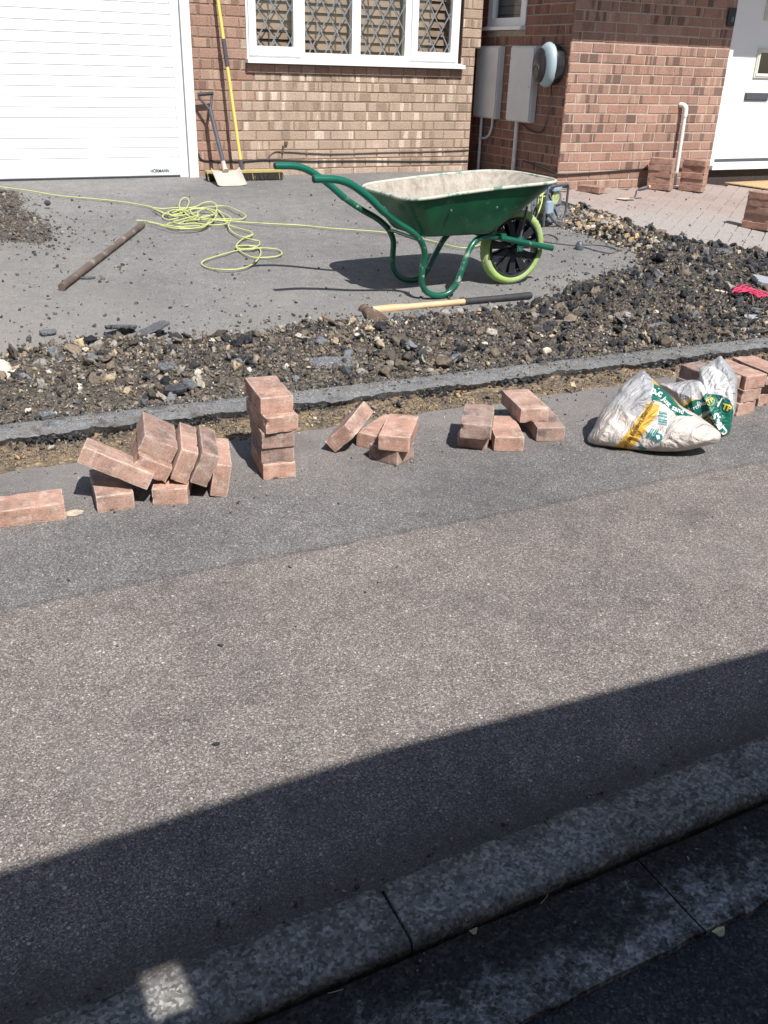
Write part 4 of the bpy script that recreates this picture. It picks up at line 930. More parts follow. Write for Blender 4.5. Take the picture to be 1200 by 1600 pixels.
rim_t = [p+Vector((0, 0, 0)) for p in rim]
cen = lambda lp: sum(lp, Vector())/len(lp)
def scl(lp, s, dz): c = cen(lp); return [Vector((c.x+(p.x-c.x)*s, c.y+(p.y-c.y)*s, p.z+dz)) for p in lp]
def loft(mb, loops, mi=0, capl=False):
    n = len(loops[0]); vs = [v for l_ in loops for v in l_]; fs = []
    for i in range(len(loops)-1):
        for j in range(n): fs.append((i*n+j, i*n+(j+1) % n, (i+1)*n+(j+1) % n, (i+1)*n+j))
    if capl: fs.append(tuple((len(loops)-1)*n+j for j in range(n)))
    mb.add(vs, fs, mi)
def lerp(a, b, t): return [p*(1-t)+q*t for p, q in zip(a, b)]
L_out = [scl(rim, .992, -.004)]
s1 = [lerp(rim, mid, t) for t in (.12, .5)]
L_out = [scl(rim, .985, -.006)]+s1+[mid, lerp(mid, bot, .5), lerp(mid, bot, .92), scl(bot, .97, -.006)]
b_ = MB(); loft(b_, [[Vector((p.x, p.y+YC, p.z)) for p in l_] for l_ in L_out], 0, True)
tray = b_.build('tray', M['green_tray'], wb, autosm=1.1)
L_in = [scl(rim, .983, .001)]+[scl(l_, .975, .003) for l_ in s1]+[scl(mid, .972, .004), scl(lerp(mid, bot, .5), .968, .004), scl(lerp(mid, bot, .9), .95, .006), scl(bot, .85, .012)]
b_ = MB(); loft(b_, [[Vector((p.x, p.y+YC, p.z+.004*nz(p.x, p.y, 14))) for p in l_] for l_ in L_in], 0, True); o = b_.build('cement_crust', M['cement'], tray, autosm=1.3)
b_ = MB(); b_.tube([Vector((p.x, p.y+YC, p.z)) for p in rim], .0085, 10, closed=True); b_.build('rolled_rim', M['rim_mix'], tray, smooth=True)
for x_, z_ in ((2.36, .50), (2.62, .505), (2.84, .51)):
    q_ = (z_-.462)/.09; hy = .235+.05*q_
    b_ = MB(); b_.lathe([(0, .006), (.005, .005), (.007, 0)], 10, Matrix.Translation((x_-BX, YC-hy-.004, z_-BZ)) @ Matrix.Rotation(math.pi/2, 4, 'X')); b_.build('rivet', M['reel_grey'], tray)
# pressed panel line and sticker on the tray
b_ = MB()
xa, za = 2.075-BX, .505-BZ
b_.add([Vector((2.088-BX, -.100, .512-BZ)), Vector((2.088-BX, -.02, .512-BZ)), Vector((2.150-BX, -.02, .437-BZ)), Vector((2.150-BX, -.100, .437-BZ))], [(0, 1, 2, 3)], 0)
b_.add([Vector((2.086-BX, -.115, .515-BZ)), Vector((2.086-BX, -.101, .515-BZ)), Vector((2.150-BX, -.101, .437-BZ)), Vector((2.150-BX, -.115, .437-BZ))], [(0, 1, 2, 3)], 1)
for v in range(len(b_.v)): x, y, z = b_.v[v]; b_.v[v] = (x-.012, y-.0, z-.004)
b_.build('sticker', [M['sticker'], M['stickerw']], tray)
# wheel
WC = Vector((0, 0, .197)); RXW = Matrix.Translation(WC) @ Matrix.Rotation(math.pi/2, 4, 'X')
wheel = empty('wheel'); wheel.parent = wb
b_ = MB(); tp = []
for i in range(25): a = 2*math.pi*i/24; tp.append((.1725+.0245*math.cos(a), .030*math.sin(a)))
b_.lathe(tp, 72, RXW); 
ty = b_.build('tyre', M['tyre'], wheel, smooth=True)
b_ = MB()
for k in range(48):
    a = 2*math.pi*k/48
    for sg in (-1, 1):
        Mx = RXW @ Matrix.Rotation(a+(.065 if sg > 0 else 0), 4, 'Z'); b_.box((.180, -.0085, sg*.008-.006), (.1966+.0004*(k%3), .0085, sg*.008+.006), 0, Mx)
b_.build('tread', M['tyre'], ty, bevel=.003)
b_ = MB(); b_.lathe([(.152, -.031), (.157, -.024), (.148, -.006), (.148, .006), (.157, .024), (.152, .031), (.145, .028), (.140, 0), (.145, -.028), (.152, -.031)], 64, RXW)
NSP = 11
for k in range(NSP):
    a = 2*math.pi*k/NSP; Mx = RXW @ Matrix.Rotation(a, 4, 'Z')
    for side in (-1, 1):   # cupped fan-like spokes
        w0, w1 = .012, .040
        vs = [Vector((.02, -w0, side*.022)), Vector((.02, w0, side*.022)), Vector((.138, w1, side*.022)), Vector((.138, -w1*.1, side*.022)), Vector((.02, 0, side*.001)), Vector((.138, w1*.5, side*.002))]
        b_.add([Mx @ v for v in vs], [(0, 1, 4), (1, 2, 5, 4), (4, 5, 3, 0), (0, 1, 2, 3)])
    b_.add([Mx @ Vector(v) for v in [(.02, -.006, -.02), (.14, -.016, -.008), (.14, -.016, .008), (.02, -.006, .02)]], [(0, 1, 2, 3)])
b_.lathe([(.001, -.040), (.022, -.040), (.026, -.024), (.026, .024), (.022, .040), (.001, .040)], 24, RXW)
b_.build('rim', M['wheel_black'], wheel, autosm=.5)
b_ = MB(); b_.tube([WC+Vector((0, -.078, 0)), WC+Vector((0, .078, 0))], .008, 10); b_.lathe([(0, -.052), (.012, -.052), (.012, -.044), (.001, -.042)], 12, RXW)
b_.build('axle', M['reel_grey'], wheel)
for y in (-.072, .076):
    b_ = MB(); b_.box((-.018, y-.003, .185), (.018, y+.003, .262)); b_.build('axle_bracket', M['green_clean'], wb)

# ================================================================== TOOLS
zb = prof(7.32)
br = empty('broom', (2.47, 7.32, zb)); tag(br, 'wide yard broom with a yellow handle leaning on the wall beside the window', 'broom')
b_ = MB(); b_.box((-.315, -.030, .055), (.315, .030, .078)); b_.build('head', M['bristle_y'], br, bevel=.004)
b_ = MB()
for k in range(1500):
    x = random.uniform(-.312, .312); y = random.uniform(-.03, .03); up = y < -.0 and random.random() < .45
    z1 = random.uniform(.046, .060); z0_ = random.uniform(.002, .010); dx = random.uniform(-.008, .008); dy = random.uniform(-.018, .004)-.008
    w = .0018; b_.add([(x-w, y, z1), (x+w, y, z1), (x+dx+w, y+dy, z0_), (x+dx-w, y+dy, z0_), (x, y+w, z1), (x+dx, y+dy+w, z0_)], [(0, 1, 2, 3), (0, 4, 5, 3)], 0 if random.random() < .96 else 1)
b_.box((-.308, -.024, .012), (.308, .024, .055)); b_.build('bristles', [M['bristle_b'], M['bristle_y']], br)
hb, ht = Vector((-.02, 0, .075)), Vector((-.145, .155, 1.62)); hb2 = hb.lerp(ht, -.0)
b_ = MB(); b_.tube([hb.lerp(ht, .03), ht], .0125, 12); hd = b_.build('handle', M['yellow'], br, autosm=1.)
b_ = MB(); b_.tube([hb, hb.lerp(ht, .05)], .0165, 12); b_.build('socket', M['broom_grip'], hd, autosm=1.)
b_ = MB(); b_.tube([hb.lerp(ht, .475), hb.lerp(ht, .595)], .0165, 12); b_.build('grip_sleeve', M['broom_grip'], hd, autosm=1.)
zs = prof(7.09)
sh = empty('shovel', (2.29, 7.09, zs)); tag(sh, 'shovel with a cement-whitened blade leaning on the wall beside the garage door', 'shovel')
q = lambda x, y, z: Vector((x-2.29, y-7.09, z-zs))
b_ = MB(); nu, nv = 14, 10; vs = []
for j in range(nv+1):
    t = j/nv
    for i in range(nu+1):
        s_ = i/nu*2-1; wid = .116+.0*t
        x = 2.288+.006*t+s_*wid; y = 7.085+.185*t; z = zs+.004+.105*t
        if t > .99: z += .0
        dish = -.020*(1-s_*s_)*min(1, t*2.) ; sh_ = 0
        if j == nv: y += .010*math.sin(abs(s_)*math.pi)*-1; z -= .008*math.sin(abs(s_)*math.pi)
        up = .012*abs(s_)**6
        vs.append(q(x, y-up+0, z+up+dish*.6))
k = len(vs); vs += [v+Vector((0, .0012, -.0022)) for v in vs]
fs = []
for j in range(nv):
    for i in range(nu): a = j*(nu+1)+i; fs += [(a, a+1, a+nu+2, a+nu+1), (k+a, k+a+nu+1, k+a+nu+2, k+a+1)]
b_.add(vs, fs); bl = b_.build('blade', M['shovel_blade'], sh, smooth=True)
b_ = MB(); S0, S1 = q(2.291, 7.262, .362), q(2.243, 7.40, .762)
b_.tube([q(2.291, 7.235, .340), S0, S0.lerp(S1, .12)], [.024, .019, .017], 12); b_.build('socket', M['shovel_blade'], bl, autosm=1.2)
b_ = MB(); b_.tube([S0.lerp(S1, .08), S1], [.0155, .0165], 12)
for e_ in ((2.170, .868), (2.268, .880)):
    b_.tube(catmull([S1.lerp(S0, .06), S1, q(2.243+(e_[0]-2.243)*.35, 7.41, .795), q(e_[0], 7.425, e_[1]-.02), q(e_[0], 7.425, e_[1]+.012)], 5), .0105, 10)
sf = b_.build('shaft', M['shovel_shaft'], sh, autosm=1.2)
b_ = MB(); b_.tube([q(2.160, 7.425, .872), q(2.278, 7.425, .882)], .013, 12); b_.build('grip', M['rubber'], sf, autosm=1.)

# splitting maul lying by the rubble
zm = prof(3.95)
ma = empty('splitting_maul', (2.10, 3.93, zm)); tag(ma, 'splitting maul with a pale wooden handle and black grip lying in front of the wheelbarrow', 'maul')
q = lambda x, y, z: Vector((x-2.10, y-3.93, z-zm))
h0, h1 = q(1.97, 3.93, .105), q(2.83, 3.86, .080)
h0 = atY(612, 482, 3.935)-Vector((2.10, 3.93, zm)); h1 = atY(829, 468, 3.90)-Vector((2.10, 3.93, zm)); h1.z = max(h1.z, .018)
hm = h0.lerp(h1, .505)
b_ = MB(); b_.tube([h0.lerp(h1, -.13), h0, h0.lerp(h1, .12), hm], [.019, .021, .0155, .0148], 14); ho = b_.build('handle', M['wood_handle'], ma, autosm=1.)
b_ = MB(); b_.tube([hm, hm.lerp(h1, .5), h1.lerp(hm, .03), h1], [.0172, .0165, .0185, .0165], 14); b_.build('rubber_grip', M['rubber'], ho, autosm=1.)
# head: round poll behind, flared wedge in front; axis runs from poll (back left) to blade edge (front)
ax = (h1-h0).normalized(); hc = h0.lerp(h1, -.07)
pl_c = atY(568, 484, 3.985)-Vector((2.10, 3.93, zm)); bl_c = gnd(592, 500, .014)-Vector((2.10, 3.93, zm))
dirb = (bl_c-pl_c).normalized(); side = ax.cross(dirb).normalized(); upv = dirb.cross(side).normalized()
def hp(f, a, b2): return pl_c+dirb*f+upv*a+side*b2
b_ = MB(); n = 16
KL = (bl_c-pl_c).length/.125
secs = [(-.004, .024, .024, 1.), (.0, .028, .028, 1.), (.014*KL, .028, .028, 1.), (.020*KL, .021, .021, 1.), (.040*KL, .027, .027, .6), (.070*KL, .036, .027, .3), (.100*KL, .045, .017, .15), (.125*KL, .052, .003, .05)]
loops = []
for f, ra, rb, rd in secs:
    lp = []
    for j in range(n):
        an = 2*math.pi*(j+.5)/n; c_, s_ = math.cos(an), math.sin(an); pw = .35+.65*rd
        lp.append(hp(f, ra*math.copysign(abs(c_)**pw, c_), rb*math.copysign(abs(s_)**pw, s_)))
    loops.append(lp)
loft(b_, loops, 0, True); b_.f.append(tuple(len(b_.v)-len(loops)*n+j for j in range(n))[::-1]); b_.m.append(0); b_.c.append((1, 1, 1)); b_.uv.append(None)
mh = b_.build('head', M['rust'], ma, autosm=.6)
b_ = MB(); b_.add([hp(-.0048, .0245*math.cos(a), .0245*math.sin(a)) for a in np.linspace(0, 2*math.pi, 21)[:-1]]+[hp(-.002, .026*math.cos(a), .026*math.sin(a)) for a in np.linspace(0, 2*math.pi, 21)[:-1]], [tuple(range(20))]+[(i, (i+1) % 20, 20+(i+1) % 20, 20+i) for i in range(20)]); b_.build('poll_face', M['shovel_blade'], mh)
# brown tube lying on the drive
a_, c_ = gnd(96, 447, .024), gnd(222, 350, .024); d_ = (c_-a_).normalized()
b_ = MB(); a_.z -= .005; c_.z -= .005; b_.tube([a_, c_], .0185, 18); b_.tube([a_.lerp(c_, .985), a_.lerp(c_, 1.002)], .0195, 18)
k = len(b_.v); rr = []
o = b_.build('metal_tube', M['rustpipe'], autosm=1.); tag(o, 'brown dusty metal tube lying slantwise on the left of the driveway', 'tube')

# brick trowel
tc_ = gnd(983, 311, .035); tr = empty('trowel', tc_); tag(tr, 'brick trowel lying on the block paving in front of the porch wall', 'trowel')
b_ = MB(); pl_ = [(-.12, .012), (-.085, -.040), (.015, -.050), (.045, -.005), (.02, .040), (-.08, .050)]
b_.add([(x, y, .004) for x, y in pl_]+[(x, y, .0055) for x, y in pl_], [tuple(range(5, -1, -1)), tuple(range(6, 12))]+[(i, (i+1) % 6, (i+1) % 6+6, i+6) for i in range(6)]); b_.build('blade', M['trowel_steel'], tr)
b_ = MB(); b_.tube(catmull([(0., -.01, .006), (.035, -.012, .010), (.05, -.014, .035), (.055, -.012, .062), (.075, -.015, .075)], 5), .0065, 8); tg = b_.build('tang', M['dark_metal'], tr, autosm=1.)
b_ = MB(); b_.tube([(.068, -.014, .070), (.075, -.016, .073), (.11, -.02, .08), (.15, -.025, .088), (.158, -.026, .09)], [.009, .013, .0155, .016, .012], 12); b_.build('handle', M['shovel_shaft'], tg, autosm=1.)
b_ = MB(); b_.tube([(.157, -.026, .090), (.172, -.028, .093)], [.0155, .013], 12); b_.build('handle_tip', M['wood_handle'], tg, autosm=1.)

# ------------------------------------------------------------------ yellow-green extension cable
def zpts(ox, oy, k, pts): return [(ox+a/k, oy+b2/k) for a, b2 in pts]
cab = []
def lay(px, lift=.006, close=False): cab.append([gnd(u, v, lift+random.uniform(0, .012)) for u, v in px])
lay([(-60, 283), (0, 292), (45, 298), (94, 306), (150, 311), (195, 316), (236, 323)])
Z = lambda pts: zpts(200, 300, 4.615, pts)
lay(Z([(165, 107), (230, 135), (290, 165), (380, 160), (420, 120), (440, 70), (420, 42), (390, 50), (370, 95), (380, 150), (420, 185), (490, 195), (560, 180), (630, 150), (638, 95), (600, 72), (540, 80), (490, 105), (400, 120), (300, 140), (255, 165), (255, 185), (290, 200), (350, 190), (380, 165)]), .012)
lay(Z([(165, 110), (250, 120), (360, 113), (470, 118), (560, 112), (620, 105), (700, 102), (770, 125), (845, 165), (840, 185), (800, 197), (700, 195), (560, 200), (430, 205), (370, 225), (300, 225), (290, 240), (360, 250), (480, 245), (560, 235), (590, 205), (640, 190)]), .016)
lay(Z([(60, 205), (110, 207), (180, 220), (260, 240), (340, 255), (420, 262), (500, 260), (560, 240), (600, 215), (690, 205), (800, 215), (900, 222), (1000, 228), (1200, 237)])+[(480, 353), (520, 357), (590, 362), (640, 369), (680, 378), (720, 387), (745, 384), (775, 372), (800, 362), (828, 356), (842, 346)], .010)
lay(Z([(180, 115), (260, 155), (350, 160), (440, 130), (500, 120), (560, 125), (610, 145), (630, 180), (590, 225), (520, 262), (420, 262), (310, 245), (230, 235), (150, 220)]), .020)
lay(Z([(230, 240), (340, 262), (470, 262), (560, 240), (620, 200), (640, 150), (600, 125), (540, 125), (505, 150), (500, 185), (470, 190), (430, 170), (400, 140), (330, 130), (290, 150), (330, 175), (440, 160), (520, 140)]), .024)
lay(Z([(320, 150), (400, 130), (500, 180), (580, 195), (660, 205), (720, 215), (690, 232), (600, 238), (480, 225), (380, 232), (330, 215), (400, 195), (520, 165)]), .026)
lay(Z([(490, 110), (450, 130), (470, 160), (500, 190), (560, 170), (620, 165), (640, 130), (680, 150), (740, 185), (735, 215), (725, 250), (760, 295), (830, 325), (880, 320), (900, 305), (880, 285), (800, 262), (730, 240), (700, 215), (690, 180), (640, 125)]), .014)
lay(Z([(900, 305), (850, 325), (800, 360), (780, 400), (820, 410), (900, 405), (945, 380), (945, 355), (900, 345), (840, 330)]), .010)
lay(Z([(780, 395), (860, 390), (930, 400), (900, 412), (820, 412), (775, 400), (830, 440), (900, 470), (1000, 472), (1080, 462), (1110, 440), (1080, 415), (1000, 405), (950, 405), (880, 412), (790, 422), (700, 445), (600, 475), (540, 500), (535, 525), (580, 548), (680, 560), (800, 555), (890, 525), (940, 480), (958, 430), (930, 395), (850, 385), (775, 392)]), .008)
b_ = MB()
for P_ in cab: b_.tube(catmull(P_, 7), .0042, 8)
o = b_.build('extension_cable', M['hose'], smooth=True); tag(o, 'yellow-green extension cable coiled and strewn across the driveway', 'cable')
# cable reel behind the wheel
rp = gnd(850, 352, 0); rl = empty('cable_reel', rp, .45); tag(rl, 'grey cable reel in a tubular stand behind the wheelbarrow wheel', 'cable reel')
for y in (-.075, .075):
    b_ = MB(); b_.tube(catmull([(-.15, y, .02), (-.155, y, .14), (-.13, y, .262), (-.08, y, .272), (.10, y, .272), (.155, y, .26), (.16, y, .20), (.158, y, .08), (.12, y, .012), (.03, y-.01*(y < 0), .014), (-.06, y, .07), (-.13, y, .10)], 6), .0085, 10); b_.build('stand', M['reel_grey'], rl, autosm=1.)
b_ = MB(); b_.tube([(-.08, -.075, .272), (-.08, .075, .272)], .008, 8); b_.build('stand_rung', M['reel_grey'], rl, autosm=1.)
for x_, z_ in ((.12, .012), (.15, .25)): b_ = MB(); b_.tube([(x_, -.075, z_), (x_, .075, z_)], .008, 8); b_.build('stand_rung', M['reel_grey'], rl, autosm=1.)
RD = Matrix.Translation((.0, 0, .145)) @ Matrix.Rotation(math.pi/2, 4, 'X')
b_ = MB()
for s_ in (-1, 1):
    b_.lathe([(.0, s_*.055), (.035, s_*.058), (.04, s_*.05), (.105, s_*.05), (.118, s_*.056), (.122, s_*.05), (.118, s_*.044), (.0, s_*.044)], 36, RD)
    for k in range(8): b_.box((.04, -.004, s_*.054-.004), (.112, .004, s_*.054+.006), 0, RD @ Matrix.Rotation(k*math.pi/4, 4, 'Z'))
dm = b_.build('drum', M['reel_drum'], rl, autosm=.6)
b_ = MB(); hx = [(.066*math.cos(t)+.006*math.sin(t*7), .145+.066*math.sin(t), -.038+.076*(((t/31.) % 1))) for t in np.arange(0, 62, .35)]
b_.tube([(x, y, z) for x, z, y in hx], .0055, 6); b_.build('wound_cable', M['hose'], dm, smooth=True)
b_ = MB(); b_.box((-.05, -.08, .235), (.06, -.02, .262)); b_.box((-.155, -.10, .10), (-.075, -.062, .18)); b_.build('socket_box', M['blue_tape'], rl, bevel=.006)
b_ = MB(); b_.lathe([(0, .0595), (.05, .0595), (.052, .056)], 20, RD @ Matrix.Diagonal((1, 1, 1, 1)) @ Matrix.Translation((.02, .05, 0))); b_.build('green_label', M['hose'], dm)
b_ = MB(); P_ = [atY(*p) for p in ((848, 303, rp.y-.10), (846, 318, rp.y-.13), (840, 335, rp.y-.16))]+[gnd(835, 347, .01)]; b_.tube(catmull(P_, 6), .0048, 8); o = b_.build('cable_tail', M['hose'], smooth=True); o.parent = rl; o.matrix_parent_inverse = (Matrix.Translation(rp) @ Matrix.Rotation(.45, 4, 'Z')).inverted()
# black cable with plug
b_ = MB()
b_.tube(catmull([gnd(u, v, .006) for u, v in ((848, 377), (862, 379), (885, 382), (900, 383), (925, 382), (950, 385), (963, 390), (955, 395), (938, 393), (920, 388), (908, 385))], 8), .0042, 8)
b_.tube(catmull([gnd(u, v, .006) for u, v in ((846, 368), (856, 366), (868, 370), (872, 376), (862, 380))], 8), .0042, 8)
gc = empty('plug_lead', gnd(905, 390)); tag(gc, 'dark cable ending in a grey plug to the right of the wheelbarrow wheel', 'cable')
o = b_.build('cable', M['grey_cable'], smooth=True); o.parent = gc; o.matrix_parent_inverse = Matrix.Translation(-gc.location)
b_ = MB(); b_.lathe([(0, 0), (.026, 0), (.028, .012), (.024, .035), (.016, .048), (0, .052)], 20, Matrix.Translation((0, 0, .001))); b_.build('plug', M['reel_grey'], gc, autosm=.7)

# ================================================================== SAND SACK
def S_base(base_px, lean):
    """inclined sheet through a ground point, facing the camera"""
    b0 = gnd(*base_px); h = Vector((b0.x, b0.y, 0)).normalized(); nrm = (-h*math.cos(lean)+Vector((0, 0, 1))*math.sin(lean)).normalized(); return b0, nrm
def px_on(px, pl):
    b0, nrm = pl; d = Vector(ray(*px)); c0 = Vector((0, 0, CH)); t = (b0-c0).dot(nrm)/d.dot(nrm); return c0+d*t
def lump(poly_px, ctr, pl, thick, backk, fold, nring=46, nang=220, seed=0):
    loop_ = catmull([(u, v, 0) for u, v in poly_px], 10, closed=True)
    c = Vector((ctr[0], ctr[1], 0)); ang = [math.atan2(p.y-c.y, p.x-c.x) for p in loop_]; rad = [(p-c).length for p in loop_]
    o_ = np.argsort(ang); AA = np.array(ang)[o_]; RR = np.array(rad)[o_]
    AA = np.concatenate([AA-2*math.pi, AA, AA+2*math.pi]); RR = np.tile(RR, 3)
    rb = lambda a: float(np.interp(a, AA, RR))
    vd = Vector(ray(*ctr)).normalized()
    def surf(px, front=True, off=0.):
        dx, dy = px[0]-ctr[0], px[1]-ctr[1]; r_ = math.hypot(dx, dy); t = min(1, r_/max(1e-6, rb(math.atan2(dy, dx)))) if r_ > 1e-6 else 0
        prof_ = max(0, 1-t**2.6)**.55
        P_ = px_on(px, pl)
        if front:
            f = fold(px, t); P_ = P_-vd*(thick*prof_+f*min(1, (1-t)*9)+off)
        else: P_ = P_+vd*(backk*prof_)
        P_.z = max(P_.z, .0015); return P_
    vs = []; pxs = []
    for side in (True, False):
        for i in range(nring):
            t = math.sin((i+1)/nring*math.pi/2) if i < nring-1 else 1.
            if side is False and i == nring-1: break
            for j in range(nang):
                a = 2*math.pi*j/nang-math.pi; r_ = rb(a)*t; px = (ctr[0]+r_*math.cos(a), ctr[1]+r_*math.sin(a)); pxs.append(px); vs.append(surf(px, side))
    cf = len(vs); vs.append(surf(ctr)); pxs.append(ctr); cb = len(vs); vs.append(surf(ctr, False)); pxs.append(ctr)
    fs = []; fr = []
    for i in range(nring-1):
        for j in range(nang): j2 = (j+1) % nang; fs.append((i*nang+j, (i+1)*nang+j, (i+1)*nang+j2, i*nang+j2)); fr.append(1)
    B0 = nring*nang
    for i in range(nring-2):
        for j in range(nang): j2 = (j+1) % nang; fs.append((B0+i*nang+j, B0+i*nang+j2, B0+(i+1)*nang+j2, B0+(i+1)*nang+j)); fr.append(0)
    for j in range(nang): j2 = (j+1) % nang; fs.append((B0+(nring-2)*nang+j, B0+(nring-2)*nang+j2, (nring-1)*nang+j2, (nring-1)*nang+j)); fr.append(0)
    for j in range(nang): j2 = (j+1) % nang; fs += [(cf, j, j2), (cb, B0+j2, B0+j)]; fr += [1, 0]
    return vs, fs, pxs, fr, surf
def inpoly(p, poly):
    c = False; j = len(poly)-1
    for i in range(len(poly)):
        if (poly[i][1] > p[1]) != (poly[j][1] > p[1]) and p[0] < (poly[j][0]-poly[i][0])*(p[1]-poly[i][1])/(poly[j][1]-poly[i][1])+poly[i][0]: c = not c
        j = i
    return c
Zs = lambda pts: zpts(900, 550, 4.615, pts)
sk = empty('sand_sack', gnd(1020, 700)); tag(sk, 'torn plastic sack of sharp sand with green and yellow print slumped on the footpath', 'sack')
def sackpart(name, args, regions, defm):
    vs, fs, pxs, fr, surf = lump(*args); b_ = MB(); order = [M['sack'], M['sack_green'], M['sack_yellow'], M['sack_white'], M['sack_clear']]
    b_.add(vs, fs)
    for i, f in enumerate(fs):
        p = (sum(pxs[k][0] for k in f)/len(f), sum(pxs[k][1] for k in f)/len(f)); mi = defm
        if fr[i] or regions.get('both'):
            for poly, m_ in regions['r']:
                if inpoly(p, poly): mi = m_
        b_.m[i] = mi
    o = b_.build(name, order, smooth=True); o.parent = sk; o.matrix_parent_inverse = Matrix.Translation(-sk.location); return o, surf
def folds(dirx, diry, per, amp, seed):
    per = per*1.25
    def f(px, t):
        u = (px[0]*dirx+px[1]*diry)/per; w = (px[0]*-diry+px[1]*dirx)/per
        n_ = mnoise.noise(Vector((u*1.0, w*.28, seed))); n2 = mnoise.noise(Vector((u*2.6, w*.6, seed+9))); n3 = mnoise.noise(Vector((px[0]/14, px[1]/14, seed+3)))
        n4 = mnoise.noise(Vector((u*.45+w*.5, w*.9, seed+20))); return amp*(1-abs(n_)*2.6)*1.1+amp*.22*(1-abs(n2)*2)+amp*.12*n3+amp*.5*(1-abs(n4)*3)
    return f
A_poly = Zs([(85, 640), (92, 600), (130, 540), (170, 450), (215, 375), (265, 320), (300, 290), (330, 240), (400, 180), (480, 132), (505, 148), (560, 200), (620, 260), (700, 330), (760, 390), (850, 440), (940, 500), (1000, 545), (1040, 585), (1040, 625), (1010, 655), (940, 675), (820, 705), (700, 718), (560, 718), (440, 708), (320, 695), (200, 680), (120, 665)])
A_pl = S_base((1010, 706), .62)
A_reg = {'r': [(Zs([(85, 300), (300, 200), (480, 100), (570, 190), (560, 330), (540, 365), (440, 475), (330, 410), (250, 400), (150, 480)]), 4),
 (Zs([(560, 215), (620, 240), (680, 300), (745, 400), (800, 445), (850, 462), (790, 462), (720, 460), (690, 425), (620, 370), (540, 345), (560, 280)]), 1),
 (Zs([(545, 205), (575, 215), (640, 245), (700, 300), (750, 390), (735, 385), (680, 310), (620, 255), (565, 232)]), 2),
 (Zs([(520, 362), (602, 385), (585, 450), (530, 520), (470, 610), (390, 705), (280, 695), (340, 620), (430, 510), (490, 420)]), 2),
 (Zs([(610, 400), (660, 435), (672, 470), (660, 545), (580, 520)]), 3), (Zs([(545, 540), (640, 590), (590, 668), (475, 630)]), 3)]}
ct = Zs([(520, 500)])[0]
sA, surfA = sackpart('sack_body', (A_poly, ct, A_pl, .085, .07, folds(.62, .78, 24, .0105, 2), 70, 320), A_reg, 0)
B_poly = Zs([(600, 232), (700, 222), (800, 205), (885, 190), (888, 130), (905, 108), (990, 60), (1040, 28), (1065, 50), (1120, 110), (1160, 190), (1163, 280), (1160, 350), (1150, 420), (1128, 480), (1115, 560), (1085, 605), (1040, 625), (960, 560), (860, 500), (760, 440), (700, 350), (640, 280)])
B_pl = S_base((1120, 688), .30); B_pl = (B_pl[0]+Vector((.05, .055, 0)), B_pl[1])
B_reg = {'r': [(Zs([(590, 210), (885, 180), (888, 330), (760, 320), (690, 250)]), 4), (Zs([(1010, 20), (1200, 100), (1180, 480), (1135, 400), (1130, 300), (1080, 170), (1000, 110), (885, 130), (980, 60)]), 4),
 (Zs([(890, 100), (1000, 110), (1080, 170), (1130, 300), (1120, 350), (1040, 320), (930, 290), (890, 240)]), 3),
 (Zs([(935, 300), (1000, 305), (1060, 318), (1110, 350), (1135, 420), (1120, 560), (1085, 610), (1040, 630), (960, 560), (905, 470), (930, 430), (900, 345)]), 1),
 (Zs([(760, 395), (840, 345), (915, 345), (960, 400), (890, 460), (820, 450)]), 1), (Zs([(745, 390), (840, 335), (850, 348), (770, 400)]), 2), (Zs([(880, 465), (965, 415), (975, 430), (905, 485)]), 0)]}
ctB = Zs([(990, 390)])[0]
sB, surfB = sackpart('sack_top', (B_poly, ctB, B_pl, .060, .05, folds(.9, -.35, 20, .0100, 6), 60, 280), B_reg, 0)
def sack_text(txt, surf, at_, ang, size, m, name='print', bold=.0, sx=1., parent=None, shear=0.):
    V, Fc = text_mesh(txt, bold); b_ = MB(); ca_, sa_ = math.cos(ang), math.sin(ang); cx_, cy_ = Zs([at_])[0]; sz = size/4.615; vs = []
    for v in V:
        x, y = v[0]*sz*sx+v[1]*sz*shear, -v[1]*sz; vs.append(surf((cx_+x*ca_-y*sa_, cy_+x*sa_+y*ca_), True, .0030))
    b_.add(vs, Fc); o = b_.build(name, M[m]); o.parent = parent; o.matrix_parent_inverse = parent.matrix_parent_inverse.copy() if 0 else Matrix.Identity(4)
    o.matrix_parent_inverse = Matrix.Translation(-sk.location) if parent is sk else Matrix.Identity(4); return o
def poly_print(polys, surf, m, parent, name='print'):
    b_ = MB()
    for poly in polys:
        pts = catmull([(x, y, 0) for x, y in Zs(poly)], 1, True) if len(poly) < 3 else [Vector((x, y, 0)) for x, y in Zs(poly)]
        # densify edges
        dn = []
        for i in range(len(pts)):
            for t in (0, .5): dn.append(pts[i].lerp(pts[(i+1) % len(pts)], t))
        tris = tessellate_polygon([dn]); b_.add([surf((p.x, p.y), True, .0026) for p in dn], [tuple(t_) for t_ in tris])
    o = b_.build(name, M[m]); o.parent = parent; return o
sack_text('plc', surfA, (582, 292), .42, 72, 'ink_white', parent=sA, bold=.035)
sack_text('Just', surfA, (652, 362), .86, 50, 'ink_white', parent=sA, bold=.015)
sack_text('sand', surfA, (732, 418), .42, 50, 'ink_white', parent=sA, bold=.015)
sack_text('Our last Builders Merchant', surfA, (447, 535), 2.13-math.pi/1+0+math.pi, 37, 'ink_black', parent=sA, sx=.86) if False else sack_text('Our last Builders Merchant', surfA, (445, 535), -1.02, 46, 'ink_black', parent=sA, sx=.86)
bars = []
for k, w in enumerate((3, 5, 2, 6, 3, 2, 5, 3, 6, 2, 4)):
    y = 434+k*8.6; bars.append([(598-k*.8, y-8), (658-k*.2, y+4), (657-k*.2, y+4+w), (597-k*.8, y-8+w)])
poly_print(bars, surfA, 'ink_teal', sA, 'barcode')
